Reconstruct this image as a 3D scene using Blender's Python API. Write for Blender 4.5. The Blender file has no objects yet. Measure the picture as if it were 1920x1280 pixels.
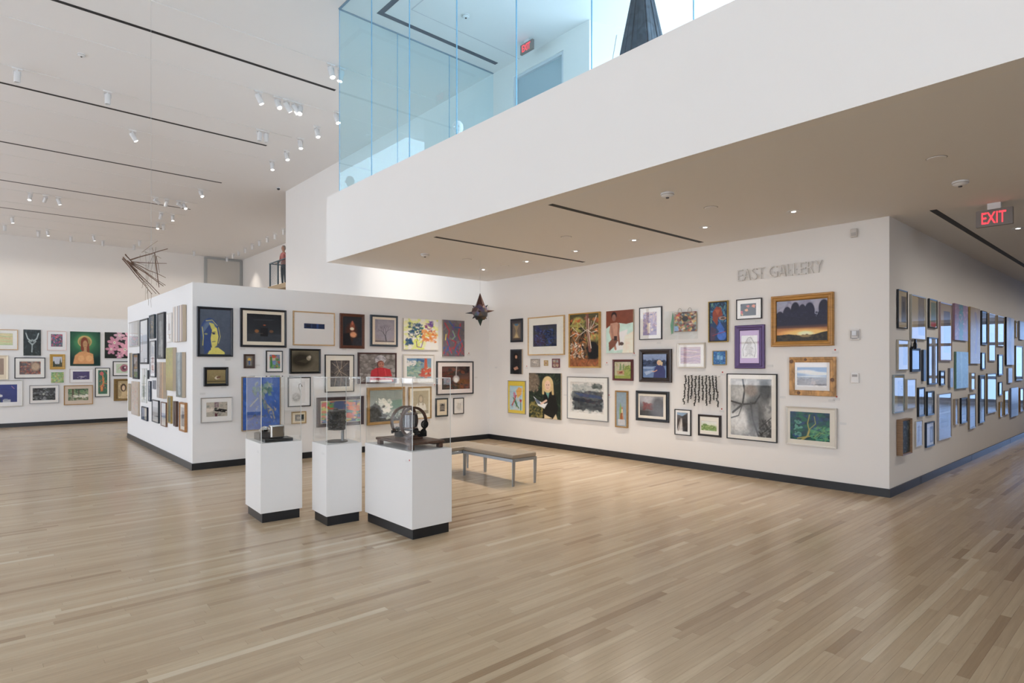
import bpy, math, random
import numpy as np
from mathutils import Vector, Matrix

SC = bpy.context.scene
COL = SC.collection
PI = math.pi

# ---------------------------------------------------------------- camera
cam_d = bpy.data.cameras.new('camera'); cam = bpy.data.objects.new('camera', cam_d); COL.objects.link(cam)
YAW = math.radians(48.40)
cam.location = (0, 0, 1.65)
cam.rotation_euler = (math.radians(90), 0, YAW - math.radians(90))
cam_d.sensor_width = 36.0; cam_d.lens = 36.0 * 1119.8 / 1920.0
cam_d.shift_y = 41.9 / 1920.0
cam_d.clip_start = 0.05; cam_d.clip_end = 200
SC.camera = cam

# ---------------------------------------------------------------- world, colour management
W = bpy.data.worlds.new('world'); SC.world = W; W.use_nodes = True
bg = W.node_tree.nodes['Background']; bg.inputs[0].default_value = (0.86, 0.905, 1.0, 1); bg.inputs[1].default_value = 9.5
SC.view_settings.view_transform = 'Standard'; SC.view_settings.look = 'None'
SC.view_settings.gamma = 1.0; SC.view_settings.use_curve_mapping = False
SC.view_settings.exposure = 0.1
SC.cycles.use_denoising = True
SC.cycles.max_bounces = 10; SC.cycles.diffuse_bounces = 6; SC.cycles.glossy_bounces = 5
SC.cycles.transparent_max_bounces = 24; SC.cycles.transmission_bounces = 6
SC.cycles.sample_clamp_indirect = 6.0; SC.cycles.sample_clamp_direct = 0.0
SC.cycles.caustics_reflective = False; SC.cycles.caustics_refractive = False

def portal(name, loc, rot, sx, sy):
    l = bpy.data.lights.new(name, 'AREA'); l.shape = 'RECTANGLE'; l.size = sx; l.size_y = sy
    l.cycles.is_portal = True
    o = bpy.data.objects.new(name, l); o.location = loc; o.rotation_euler = rot; COL.objects.link(o)
# portals mark the window openings so that daylight through them is sampled well
portal('window_portal', (-8.95, 20.7, 2.6), (0, math.radians(-90), 0), 4.0, 35.4)
portal('window_portal', (29.95, -0.8, 1.75), (0, math.radians(90), 0), 3.2, 6.0)
portal('window_portal', (-4.75, -10.95, 3.9), (math.radians(90), 0, 0), 7.5, 6.6)  # over the added rear window
portal('skylight_portal', (15.2, -1.95, 8.28), (0, 0, 0), 12.6, 15.1)
portal('window_portal', (21.95, -1.9, 6.3), (0, math.radians(90), 0), 3.2, 18.0)

def spot(name, loc, target, watt, size_deg, blend=0.6, col=(1, .90, .79), r=0.04):
    l = bpy.data.lights.new(name, 'SPOT'); l.energy = watt; l.spot_size = math.radians(size_deg); l.spot_blend = blend
    l.color = col; l.shadow_soft_size = r
    o = bpy.data.objects.new(name, l); o.location = loc
    d = Vector(target) - Vector(loc); o.rotation_euler = d.to_track_quat('-Z', 'Y').to_euler(); COL.objects.link(o)
    return o

# ---------------------------------------------------------------- helpers
def lin(c):
    c = c / 255.0
    return c / 12.92 if c <= 0.04045 else ((c + 0.055) / 1.055) ** 2.4
def hexl(h, g=1.0): return tuple(min(0.92, lin(int(h[i:i+2], 16)) * g) for i in (0, 2, 4))
MC = {}
def mat(name, col, rough=0.5, metal=0.0, spec=0.5, noise=0.0, nscale=20, bump=0.0, emit=None, es=0):
    if name in MC: return MC[name]
    m = bpy.data.materials.new(name); m.use_nodes = True; nt = m.node_tree; N = nt.nodes; L = nt.links
    b = N['Principled BSDF']
    if isinstance(col, str): col = hexl(col)
    b.inputs['Base Color'].default_value = (*col, 1); b.inputs['Roughness'].default_value = rough
    b.inputs['Metallic'].default_value = metal; b.inputs['Specular IOR Level'].default_value = spec
    if noise or bump:
        tc = N.new('ShaderNodeTexCoord'); nz = N.new('ShaderNodeTexNoise'); nz.inputs['Scale'].default_value = nscale
        nz.inputs['Detail'].default_value = 4; L.new(tc.outputs['Object'], nz.inputs['Vector'])
        if noise:
            mr = N.new('ShaderNodeMapRange'); mr.inputs['To Min'].default_value = 1 - noise; mr.inputs['To Max'].default_value = 1 + noise
            L.new(nz.outputs['Fac'], mr.inputs['Value'])
            mx = N.new('ShaderNodeVectorMath'); mx.operation = 'SCALE'; mx.inputs[0].default_value = col
            L.new(mr.outputs[0], mx.inputs['Scale']); L.new(mx.outputs[0], b.inputs['Base Color'])
        if bump:
            bp = N.new('ShaderNodeBump'); bp.inputs['Strength'].default_value = bump; bp.inputs['Distance'].default_value = 0.01
            L.new(nz.outputs['Fac'], bp.inputs['Height']); L.new(bp.outputs[0], b.inputs['Normal'])
    if emit:
        b.inputs['Emission Color'].default_value = (*emit, 1); b.inputs['Emission Strength'].default_value = es
    MC[name] = m; return m
def wood(name, col, scale=(3, 3, 40), dark=0.6, rough=0.45):
    if name in MC: return MC[name]
    m = bpy.data.materials.new(name); m.use_nodes = True; nt = m.node_tree; N = nt.nodes; L = nt.links
    b = N['Principled BSDF']; b.inputs['Roughness'].default_value = rough
    if isinstance(col, str): col = hexl(col)
    tc = N.new('ShaderNodeTexCoord'); mp = N.new('ShaderNodeMapping'); mp.inputs['Scale'].default_value = scale
    nz = N.new('ShaderNodeTexNoise'); nz.inputs['Scale'].default_value = 3; nz.inputs['Detail'].default_value = 5; nz.inputs['Distortion'].default_value = .8
    cr = N.new('ShaderNodeValToRGB'); cr.color_ramp.elements[0].position = .3; cr.color_ramp.elements[1].position = .7
    cr.color_ramp.elements[0].color = (*[c * dark for c in col], 1); cr.color_ramp.elements[1].color = (*[min(.9, c * 1.15) for c in col], 1)
    L.new(tc.outputs['Object'], mp.inputs['Vector']); L.new(mp.outputs[0], nz.inputs['Vector']); L.new(nz.outputs['Fac'], cr.inputs[0]); L.new(cr.outputs[0], b.inputs['Base Color'])
    MC[name] = m; return m
def thin_glass(name, tint, ior=1.45, refl=1.0, rough=0.0):
    m = bpy.data.materials.new(name); m.use_nodes = True; nt = m.node_tree; N = nt.nodes; L = nt.links
    N.remove(N['Principled BSDF']); out = N['Material Output']
    tr = N.new('ShaderNodeBsdfTransparent'); tr.inputs[0].default_value = (*tint, 1)
    gl = N.new('ShaderNodeBsdfGlossy'); gl.inputs['Roughness'].default_value = rough; gl.inputs[0].default_value = (refl, refl, refl, 1)
    fr = N.new('ShaderNodeFresnel'); fr.inputs[0].default_value = ior
    # reflect only at the outer side of each face so a pane does not mirror twice
    ge = N.new('ShaderNodeNewGeometry'); inv = N.new('ShaderNodeMath'); inv.operation = 'SUBTRACT'; inv.inputs[0].default_value = 1
    L.new(ge.outputs['Backfacing'], inv.inputs[1]); mu = N.new('ShaderNodeMath'); mu.operation = 'MULTIPLY'
    L.new(fr.outputs[0], mu.inputs[0]); L.new(inv.outputs[0], mu.inputs[1])
    mx = N.new('ShaderNodeMixShader'); L.new(mu.outputs[0], mx.inputs[0]); L.new(tr.outputs[0], mx.inputs[1]); L.new(gl.outputs[0], mx.inputs[2])
    L.new(mx.outputs[0], out.inputs['Surface']); MC[name] = m; return m

class MB:
    def __init__(s): s.v = []; s.f = []; s.m = []
    def add(s, vs, fs, mi=0):
        n = len(s.v); s.v += [tuple(v) for v in vs]; s.f += [tuple(i + n for i in f) for f in fs]; s.m += [mi] * len(fs); return s
    def box(s, x0, x1, y0, y1, z0, z1, mi=0):
        return s.add([(x0,y0,z0),(x1,y0,z0),(x1,y1,z0),(x0,y1,z0),(x0,y0,z1),(x1,y0,z1),(x1,y1,z1),(x0,y1,z1)],
                     [(0,3,2,1),(4,5,6,7),(0,1,5,4),(1,2,6,5),(2,3,7,6),(3,0,4,7)], mi)
    def tube(s, a, b, r0, r1=None, n=12, cap=True, mi=0):
        a = Vector(a); b = Vector(b); r1 = r0 if r1 is None else r1; d = (b - a).normalized()
        u = d.orthogonal().normalized(); w = d.cross(u)
        vs = [a + (u * math.cos(t) + w * math.sin(t)) * r0 for t in [2*PI*i/n for i in range(n)]]
        vs += [b + (u * math.cos(t) + w * math.sin(t)) * r1 for t in [2*PI*i/n for i in range(n)]]
        fs = [(i, (i+1) % n, n + (i+1) % n, n + i) for i in range(n)]
        if cap: fs += [tuple(range(n-1, -1, -1)), tuple(range(n, 2*n))]
        return s.add(vs, fs, mi)
    def lathe(s, prof, c=(0,0,0), n=20, axis='z', mi=0):
        vs = []
        for r, z in prof:
            for i in range(n):
                t = 2*PI*i/n; p = (r*math.cos(t), r*math.sin(t), z)
                if axis == 'x': p = (p[2], p[0], p[1])
                if axis == 'y': p = (p[0], -p[2], p[1])
                vs.append((p[0]+c[0], p[1]+c[1], p[2]+c[2]))
        fs = []
        for k in range(len(prof)-1):
            for i in range(n):
                fs.append((k*n+i, k*n+(i+1) % n, (k+1)*n+(i+1) % n, (k+1)*n+i))
        fs += [tuple(range(n-1, -1, -1)), tuple(range((len(prof)-1)*n, len(prof)*n))]
        return s.add(vs, fs, mi)
    def torus(s, c, R, w, t, axis='y', n=40, mi=0):
        # flat hoop: outer radius R, radial width w, thickness t
        prof = [(R-w, -t/2), (R, -t/2), (R, t/2), (R-w, t/2)]; vs = []
        for i in range(n):
            a = 2*PI*i/n
            for r, z in prof:
                p = (r*math.cos(a), r*math.sin(a), z)
                p = {'y': (p[0], p[2], p[1]), 'x': (p[2], p[0], p[1]), 'z': p}[axis]
                vs.append((p[0]+c[0], p[1]+c[1], p[2]+c[2]))
        fs = []
        for i in range(n):
            j = (i+1) % n
            for k in range(4):
                f = (i*4+k, j*4+k, j*4+(k+1) % 4, i*4+(k+1) % 4)
                fs.append(f if axis != 'y' else f[::-1])
        return s.add(vs, fs, mi)
    def build(s, name, mats, parent=None, smooth=False, bevel=0):
        me = bpy.data.meshes.new(name); me.from_pydata(s.v, [], s.f); me.update()
        mats = mats if isinstance(mats, (list, tuple)) else [mats]
        for m in mats: me.materials.append(m)
        if any(s.m): me.polygons.foreach_set('material_index', s.m)
        o = bpy.data.objects.new(name, me); COL.objects.link(o)
        if parent: o.parent = parent
        if smooth:
            me.polygons.foreach_set('use_smooth', [True]*len(me.polygons))
            try: me.set_sharp_from_angle(angle=math.radians(40))
            except Exception: pass
        if bevel:
            bm = o.modifiers.new('bevel', 'BEVEL'); bm.width = bevel; bm.segments = 3; bm.limit_method = 'ANGLE'
        return o
def tag(o, label, cat, group=None, kind=None):
    if label: o['label'] = label
    if cat: o['category'] = cat
    if group: o['group'] = group
    if kind: o['kind'] = kind
    return o
def thing(name, label, cat, loc=(0,0,0), rz=0, group=None):
    o = bpy.data.objects.new(name, None); o.empty_display_size = .1; COL.objects.link(o); o.location = loc; o.rotation_euler = (0,0,rz)
    return tag(o, label, cat, group)
def struct(name, mb, m, parent=None, label=None):
    o = mb.build(name, m, parent)
    if not parent:
        o['kind'] = 'structure'
        if label: o['label'] = label
    return o
def copy_tree(o, parent=None):
    c = o.copy(); COL.objects.link(c)
    if parent: c.parent = parent
    for ch in list(o.children): copy_tree(ch, c)
    return c
def text_mesh(s, size=1.0, extrude=0.0, sharp=0.0):
    cu = bpy.data.curves.new('lettering', 'FONT'); cu.body = s; cu.size = size; cu.extrude = extrude; cu.offset = sharp
    cu.resolution_u = 3
    t = bpy.data.objects.new('lettering', cu); COL.objects.link(t)
    dg = bpy.context.evaluated_depsgraph_get(); me = bpy.data.meshes.new_from_object(t.evaluated_get(dg))
    bpy.data.objects.remove(t); return me

# ---------------------------------------------------------------- materials
WALL = mat('wall_paint', (.80, .785, .762), .75, spec=.2, noise=.01, nscale=2)
CEIL = mat('ceiling_paint', (.79, .785, .78), .85, spec=.15)
PART = mat('partition_paint', (.79, .79, .79), .7, spec=.2)
PED = mat('pedestal_paint', (.76, .755, .745), .5, spec=.3)
BASE = mat('black_baseboard', (.012, .014, .017), .35, spec=.5)
SLOT = mat('slot_black', (.008, .010, .013), .6)
WHITE = mat('white_metal', (.72, .73, .74), .4)
TRACK = mat('track_grey', (.78, .78, .77), .5)
LAMP = mat('lamp_lens', (.9, .9, .9), .4, emit=(1, .93, .85), es=14)
DULL = mat('dull_lens', (.5, .5, .5), .4)
BLUEGLASS = thin_glass('blue_tinted_glass', (.88, .972, 1.0), 1.5)
CLEAR = thin_glass('clear_acrylic', (.985, .988, .985), 1.45)
WINGLASS = thin_glass('window_glass', (.70, .705, .71), 1.45)
ROOFGLASS = thin_glass('roof_glass', (.90, .965, 1.0), 1.45)
CLEARWIN = thin_glass('clear_window_glass', (.89, .895, .90), 1.45)
SOLAR = thin_glass('solar_window_glass', (.36, .45, .58), 1.45)
PICGLASS = thin_glass('picture_glazing', (.985, .985, .985), 1.48)
EDGE = mat('glass_edge', (.18, .42, .62), .2, spec=.6)
CEDGE = mat('acrylic_edge', (.66, .68, .67), .2, spec=.6)
STEEL = mat('brushed_steel', (.33, .36, .39), .35, metal=.8)

# floor wood: each board has its own tone from the 'tone' attribute
def floor_mat():
    m = bpy.data.materials.new('maple_floor'); m.use_nodes = True; nt = m.node_tree; N = nt.nodes; L = nt.links
    b = N['Principled BSDF']; b.inputs['Roughness'].default_value = .24; b.inputs['Specular IOR Level'].default_value = .42
    at = N.new('ShaderNodeAttribute'); at.attribute_name = 'tone'
    tc = N.new('ShaderNodeTexCoord'); mp = N.new('ShaderNodeMapping'); mp.inputs['Scale'].default_value = (1.2, 26, 1)
    nz = N.new('ShaderNodeTexNoise'); nz.noise_dimensions = '4D'; nz.inputs['Scale'].default_value = 2.2; nz.inputs['Detail'].default_value = 5; nz.inputs['Distortion'].default_value = .6
    w = N.new('ShaderNodeMath'); w.operation = 'MULTIPLY'; w.inputs[1].default_value = 37
    L.new(at.outputs['Fac'], w.inputs[0]); L.new(w.outputs[0], nz.inputs['W'])
    L.new(tc.outputs['Object'], mp.inputs['Vector']); L.new(mp.outputs[0], nz.inputs['Vector'])
    cr = N.new('ShaderNodeValToRGB'); e = cr.color_ramp.elements
    e[0].position = 0; e[0].color = (.33, .225, .135, 1); e[1].position = 1; e[1].color = (.62, .51, .365, 1)
    a = e.new(.18); a.color = (.42, .305, .195, 1); a = e.new(.55); a.color = (.50, .38, .25, 1); a = e.new(.85); a.color = (.545, .425, .285, 1)
    L.new(at.outputs['Fac'], cr.inputs[0])
    mr = N.new('ShaderNodeMapRange'); mr.inputs['From Min'].default_value = .3; mr.inputs['From Max'].default_value = .7
    mr.inputs['To Min'].default_value = .92; mr.inputs['To Max'].default_value = 1.06; L.new(nz.outputs['Fac'], mr.inputs['Value'])
    sc = N.new('ShaderNodeVectorMath'); sc.operation = 'SCALE'; L.new(cr.outputs[0], sc.inputs[0]); L.new(mr.outputs[0], sc.inputs['Scale'])
    # occasional small mineral streaks and knots
    mp2 = N.new('ShaderNodeMapping'); mp2.inputs['Scale'].default_value = (3.5, 14, 1); L.new(tc.outputs['Object'], mp2.inputs['Vector'])
    k = N.new('ShaderNodeTexNoise'); k.inputs['Scale'].default_value = 1.6; k.inputs['Detail'].default_value = 2; L.new(mp2.outputs[0], k.inputs['Vector'])
    kr = N.new('ShaderNodeMapRange'); kr.inputs['From Min'].default_value = .72; kr.inputs['From Max'].default_value = .80; kr.inputs['To Max'].default_value = .45
    L.new(k.outputs['Fac'], kr.inputs['Value'])
    mx = N.new('ShaderNodeMix'); mx.data_type = 'RGBA'; mx.inputs['B'].default_value = (.26, .15, .085, 1)
    L.new(kr.outputs[0], mx.inputs['Factor']); L.new(sc.outputs[0], mx.inputs['A']); L.new(mx.outputs['Result'], b.inputs['Base Color'])
    mr3 = N.new('ShaderNodeMapRange'); mr3.inputs['To Min'].default_value = .17; mr3.inputs['To Max'].default_value = .25
    L.new(nz.outputs['Fac'], mr3.inputs['Value']); L.new(mr3.outputs[0], b.inputs['Roughness'])
    return m
FLOORM = floor_mat()

XE, YC, YP, XP, YD = 8.379, 2.421, 10.208, 2.443, 20.3
Z1, Z2, Z3, ZP = 3.473, 4.646, 8.0, 2.918
XF, YF, XG, YG = 4.636, 10.24, 4.785, 10.043

# ---------------------------------------------------------------- room shell
fl = struct('floor', MB().box(-9, 30, -11, 38.6, -.15, -.012), mat('subfloor', (.46, .345, .225), .22), label='maple strip floor')
# maple strips run along x; 57 mm wide
PW = 0.0572; rnd = random.Random(4)
def visible(x0, x1, y):
    for x in (x0, (x0+x1)/2, x1):
        f = x*math.cos(YAW)+y*math.sin(YAW); r = x*math.sin(YAW)-y*math.cos(YAW)
        if f > .3 and abs(r) < f*1.3 + 3: return True
    return False
planks = []
y = -4.0; row = 0
while y < 20.25:
    x = -6 + rnd.uniform(-1.5, 0)
    while x < 30:
        L_ = rnd.choice((.45, .6, .8, 1.0, 1.25, 1.5, 1.9)) * rnd.uniform(.85, 1.15)
        x1 = x + L_
        a, b_ = x, min(x1, 30)
        if y + PW > YC and y < 20.3: b_ = min(b_, XE)
        if y + PW > YP and y < 15.75:
            b_ = min(b_, XP)
        if b_ - a > .06 and visible(a, b_, y):
            f = (a+b_)/2*math.cos(YAW)+y*math.sin(YAW)
            planks.append((f, a, b_, y))
        x = x1
    y += PW
def tone():
    t = rnd.gauss(.54, .145)
    if rnd.random() < .05: t = rnd.uniform(.88, 1.0)
    if rnd.random() < .06: t = rnd.uniform(0, .15)
    return min(1, max(0, t))
def in_frame(p):
    f, a, b_, y0 = p; n = 0
    for x in (a, (a+b_)/2, b_):
        ff = x*math.cos(YAW)+y0*math.sin(YAW); r = x*math.sin(YAW)-y0*math.cos(YAW)
        if ff > 3.0 and abs(r) < ff*.857: n += 1
    return n
near = sorted([p for p in planks if in_frame(p) >= 2], key=lambda p: p[0] - .25*(p[2]-p[1]))[:300]
nearset = set(near)
def plank_vf(a, b_, y0, jit=0):
    g = .0003; c = .00025
    x0, x1, y0_, y1 = a+g, b_-g, y0+g, y0+PW-g
    return ([(x0,y0_,-.012),(x1,y0_,-.012),(x1,y1,-.012),(x0,y1,-.012),(x0,y0_,-c),(x1,y0_,-c),(x1,y1,-c),(x0,y1,-c),
             (x0+c,y0_+c,jit),(x1-c,y0_+c,jit),(x1-c,y1-c,jit),(x0+c,y1-c,jit)],
            [(0,1,5,4),(1,2,6,5),(2,3,7,6),(3,0,4,7),(4,5,9,8),(5,6,10,9),(6,7,11,10),(7,4,8,11),(8,9,10,11)])
def add_tone(me, vals):
    at = me.attributes.new('tone', 'FLOAT', 'FACE'); at.data.foreach_set('value', vals)
for p in near:
    v, f = plank_vf(p[1], p[2], p[3]); mb = MB().add(v, f)
    o = mb.build('plank', FLOORM, fl); add_tone(o.data, [tone()]*9)
mb = MB(); tv = []
for p in planks:
    if p in nearset: continue
    v, f = plank_vf(p[1], p[2], p[3]); mb.add(v, f); tv += [tone()]*9
o = mb.build('plank_field', FLOORM, fl); add_tone(o.data, tv); o['kind'] = 'stuff'

# main walls
wr = struct('wall_east', MB().box(XE, XE+.2, YC, 22.0, -.012, Z1).box(XE, XE+.2, 7.29, 22.0, Z1, 4.5)
            .box(XE, XE+.2, 9.40, 22.0, 4.5, Z3).box(XE, XE+.2, 7.29, 7.95, 4.5, Z3).box(XE, XE+.2, 7.95, 9.40, 7.70, Z3)
            .box(XE, XE+.2, 7.95, 9.40, 4.5, 4.7), WALL, label='long white gallery wall hung with framed art')
struct('wall_corridor', MB().box(XE+.2, 30, YC, YC+.2, -.012, Z1), WALL, label='white corridor wall receding to the right')
struct('wall_partition', MB().box(XP, XE, YP, YP+.2, -.012, ZP).box(XP, XP+.2, YP+.2, 15.718, -.012, ZP).box(XP+.2, XE, 15.518, 15.718, -.012, ZP)
       .box(XP+.2, XE, YP+.2, 15.518, ZP-.05, ZP-.02), PART, label='low white partition block hung with framed art')
struct('wall_screen', MB().box(-1.8, 7.5, YD, YD+.25, -.012, 2.93), PART, label='low white screen wall at the back left')
struct('wall_back', MB().box(-9, 14, 38.4, 38.6, -.012, Z3), WALL, label='tall white back wall')
struct('wall_stairwell', MB().box(11.95, 12.15, 22.0, 38.4, -.012, Z3), WALL, label='tall wall of the far stair recess')
struct('wall_stairwell_side', MB().box(XE+.2, 12, 21.8, 22.0, -.012, Z3), WALL)
struct('wall_left', MB().box(-9.2, -9, -11, 38.6, -.012, .6).box(-9.2, -9, -11, 38.6, 4.6, Z3).box(-9.2, -9, -11, 3, .6, 4.6), WALL)
struct('wall_rear', MB().box(-1, 30, -11.2, -11, -.012, Z3).box(-9, -8.5, -11.2, -11, -.012, Z3).box(-8.5, -1, -11.2, -11, -.012, .6).box(-8.5, -1, -11.2, -11, 7.2, Z3), WALL)
struct('wall_south', MB().box(XF+.2, 30, -4.2, -4.0, -.012, Z1), mat('dimming_grey_wall', (.26, .25, .24), .7))  # unseen wall, lengthened and greyed to keep light off the right floor
struct('wall_corridor_end', MB().box(30, 30.2, -11, YC+.2, -.012, .12).box(30, 30.2, -11, YC+.2, 3.35, Z1).box(30, 30.2, -11, -3.8, .12, 3.35), WALL)
# upper gallery walls
aw = MB(); dx, dy = math.cos(math.radians(-22)), math.sin(math.radians(-22))
for_v = [(XE+.1, 7.29), (XE+.1+13.7*dx, 7.29+13.7*dy)]
(ax, ay), (bx, by) = for_v; nx, ny = -dy*.2, dx*.2
aw.add([(ax,ay,4.5),(bx,by,4.5),(bx+nx,by+ny,4.5),(ax+nx,ay+ny,4.5),(ax,ay,Z3),(bx,by,Z3),(bx+nx,by+ny,Z3),(ax+nx,ay+ny,Z3)],
       [(0,3,2,1),(4,5,6,7),(0,1,5,4),(1,2,6,5),(2,3,7,6),(3,0,4,7)])
struct('wall_upper_gallery', aw, WALL, label='white upper gallery wall beyond the glass')
struct('wall_upper_end', MB().box(22, 22.2, -11, 3.0, 4.4, 4.75).box(22, 22.2, -11, 3.0, 7.85, Z3).box(22, 22.2, 2.0, 3.0, 4.75, 7.85), WALL)
# ceilings
struct('ceiling', MB().box(-9.2, 8.9, -11.2, 38.8, Z3, Z3+.3).box(8.9, 21.5, 5.6, 38.8, Z3, Z3+.3).box(21.5, 30.2, -11.2, 38.8, Z3, Z3+.3).box(8.9, 21.5, -11.2, -9.5, Z3, Z3+.3), CEIL, label='high white ceiling')
struct('ceiling_lower', MB().box(XF+.15, 30.2, -11, YF-.15, Z1, 4.45), CEIL, label='lower ceiling under the upper gallery')
struct('wall_balcony', MB().box(XF, XF+.15, -11, YF, Z1, Z2).box(XF+.15, XE, YF-.15, YF, Z1, Z2), WALL, label='white fascia of the upper gallery')

# baseboards
def bb(name, *b): return struct(name, MB().box(*b), BASE)
bb('baseboard_east', XE-.015, XE, YC-.015, YP-.015, 0, .105)
bb('baseboard_partition', XP-.015, XE-.015, YP-.015, YP, 0, .105)
bb('baseboard_partition_side', XP-.015, XP, YP, 15.7, 0, .105)
bb('baseboard_screen', -1.8, 7.5, YD-.015, YD, 0, .105)
cb = bb('baseboard_corridor', XE, 29.9, YC-.015, YC, 0, .105)
for x in (9.62, 9.68, 12.6, 16.0):
    MB().box(x, x+.012, YC-.018, YC-.0151, 0, .105).build('joint', mat('joint_cap', (.05, .06, .08), .3), cb)

# air slots in the ceilings as flat black strips for the recess shade, thin light tracks
cr = bpy.data.objects['ceiling']; cl = bpy.data.objects['ceiling_lower']
for ys, x1 in ((13.1, 6.14), (17.75, 6.2), (22.45, 6.3), (27.15, 6.42), (31.9, 6.47)):
    MB().box(-8, x1, ys-.045, ys+.045, Z3-.004, Z3).build('air_slot', SLOT, cr)
for x0, x1, ys in ((4.87, 8.07, 7.15), (4.86, 8.08, 4.815), (8.43, 16.5, 1.98)):
    MB().box(x0, x1, ys-.035, ys+.035, Z1-.003, Z1).build('air_slot', SLOT, cl)
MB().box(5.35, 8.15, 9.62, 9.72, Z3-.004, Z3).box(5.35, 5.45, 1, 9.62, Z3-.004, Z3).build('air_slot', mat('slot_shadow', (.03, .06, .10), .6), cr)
JT = mat('joint_line', (.55, .57, .60), .7)
MB().box(5.75, 8.38, 9.19, 9.21, Z3-.003, Z3).box(5.75, 5.77, 1, 9.19, Z3-.003, Z3).build('ceiling_joint', JT, cr)
tracks = []
for i, (ys, x1) in enumerate(((12.0, 7.9), (14.31, 6.45), (16.64, 6.5), (18.97, 6.35), (21.32, 6.1), (23.75, 6.3), (26.0, 6.4), (28.4, 6.5), (30.6, 6.6), (33.4, 6.7), (35.6, 10.0))):
    t = tag(MB().box(-8, x1, ys-.018, ys+.018, Z3-.010, Z3-.001).build('lighting_track', TRACK),
            'slim grey ceiling track, the %s one counted back from the glass box' % 'first second third fourth fifth sixth seventh eighth ninth tenth last'.split()[i], 'light track', 'lighting tracks across the high ceiling')

# windows out of frame that bring in the daylight, the rear one added
def curtain(name, axis, c, u0, u1, z0, z1, us, zs, mw=.07, dp=.12, glass=None):
    root = bpy.data.objects.new(name, None); COL.objects.link(root); root['kind'] = 'structure'; root['label'] = 'tall daylight window wall'
    def B(a0, a1, b0, b1, off=0, d=dp):
        return (c-d/2+off, c+d/2+off, a0, a1, b0, b1) if axis == 'x' else (a0, a1, c-d/2+off, c+d/2+off, b0, b1)
    root.location = (0,0,0)
    m = MB()
    m.box(*B(u0, u1, z0, z0+mw)); m.box(*B(u0, u1, z1-mw, z1))
    m.build('window_frame', mat('mullion', (.10, .11, .12), .4), root)
    n = us
    for i in range(n+1):
        u = u0 + (u1-u0)*i/n
        MB().box(*B(max(u0, u-mw/2), min(u1, u+mw/2), z0+mw, z1-mw)).build('mullion', MC['mullion'], root)
    for z in zs:
        MB().box(*B(u0, u1, z-mw/2, z+mw/2, 0, dp*.9)).build('transom', MC['mullion'], root)
    for i in range(n):
        a0 = u0+(u1-u0)*i/n+mw/2; a1 = u0+(u1-u0)*(i+1)/n-mw/2
        MB().box(*B(a0, a1, z0+mw, z1-mw, 0, .012)).build('pane', glass or WINGLASS, root)
    return root
curtain('window_1', 'x', -9.1, 3, 38.4, .6, 4.6, 16, (2.6,), .09)
curtain('window_2', 'x', 30.1, -3.8, 2.4, .12, 3.35, 4, (1.1, 2.45), .12, glass=SOLAR)
curtain('window_6_added', 'y', -11.1, -8.5, -1.0, .6, 7.2, 5, (2.6, 5.0), .09, glass=CLEARWIN)  # unseen rear window, added to brighten the faces turned towards it
curtain('window_3', 'x', 22.1, -11, 2.0, 4.75, 7.85, 7, (6.2,), glass=ROOFGLASS)

sk = bpy.data.objects.new('window_5', None); COL.objects.link(sk); sk['kind'] = 'structure'; sk['label'] = 'skylight over the upper gallery'
for i in range(5):
    MB().box(8.9+2.52*i, 8.9+2.52*i+.08, -9.5, 5.6, Z3+.05, Z3+.25).build('mullion', MC['mullion'], sk)
    MB().box(8.9+2.52*i+.08, 8.9+2.52*(i+1), -9.5, 5.6, Z3+.2, Z3+.212).build('pane', ROOFGLASS, sk)
# niche window in the upper east wall, seen through the glass
nw = bpy.data.objects.new('window_4', None); COL.objects.link(nw); nw['kind'] = 'structure'; nw['label'] = 'wide recessed window in the upper wall'
FR = mat('window_frame_white', (.62, .66, .70), .5)
MB().box(XE+.02, XE+.12, 7.95, 8.01, 4.7, 7.70).box(XE+.02, XE+.12, 9.34, 9.40, 4.7, 7.70).box(XE+.02, XE+.12, 8.01, 9.34, 7.64, 7.70).box(XE+.02, XE+.12, 8.01, 9.34, 4.7, 4.76).build('window_frame', FR, nw)
MB().box(XE+.0, XE+.12, 8.01, 9.34, 6.95, 7.07).build('transom', FR, nw)
GREYP = mat('frosted_pane', (.40, .50, .55), .35)
MB().box(XE+.08, XE+.10, 8.01, 9.34, 7.07, 7.64).build('pane', GREYP, nw)
MB().box(XE+.08, XE+.10, 8.01, 9.34, 4.76, 6.95).build('pane', GREYP, nw)

# roller door in the back wall
dr = bpy.data.objects.new('door_1', None); COL.objects.link(dr); dr['kind'] = 'structure'; dr['label'] = 'tall grey sliding door in the back wall'
DG = mat('grey_door', (.56, .54, .50), .6)
MB().box(9.95, 11.78, 38.30, 38.40, 0, 7.86).build('door_leaf', DG, dr)
DF = mat('door_frame_grey', (.36, .38, .38), .5)
MB().box(9.80, 9.95, 38.28, 38.40, 0, 7.94).box(11.78, 11.93, 38.28, 38.40, 0, 7.94).box(9.95, 11.78, 38.28, 38.40, 7.86, 7.94).build('door_frame', DF, dr)

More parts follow.
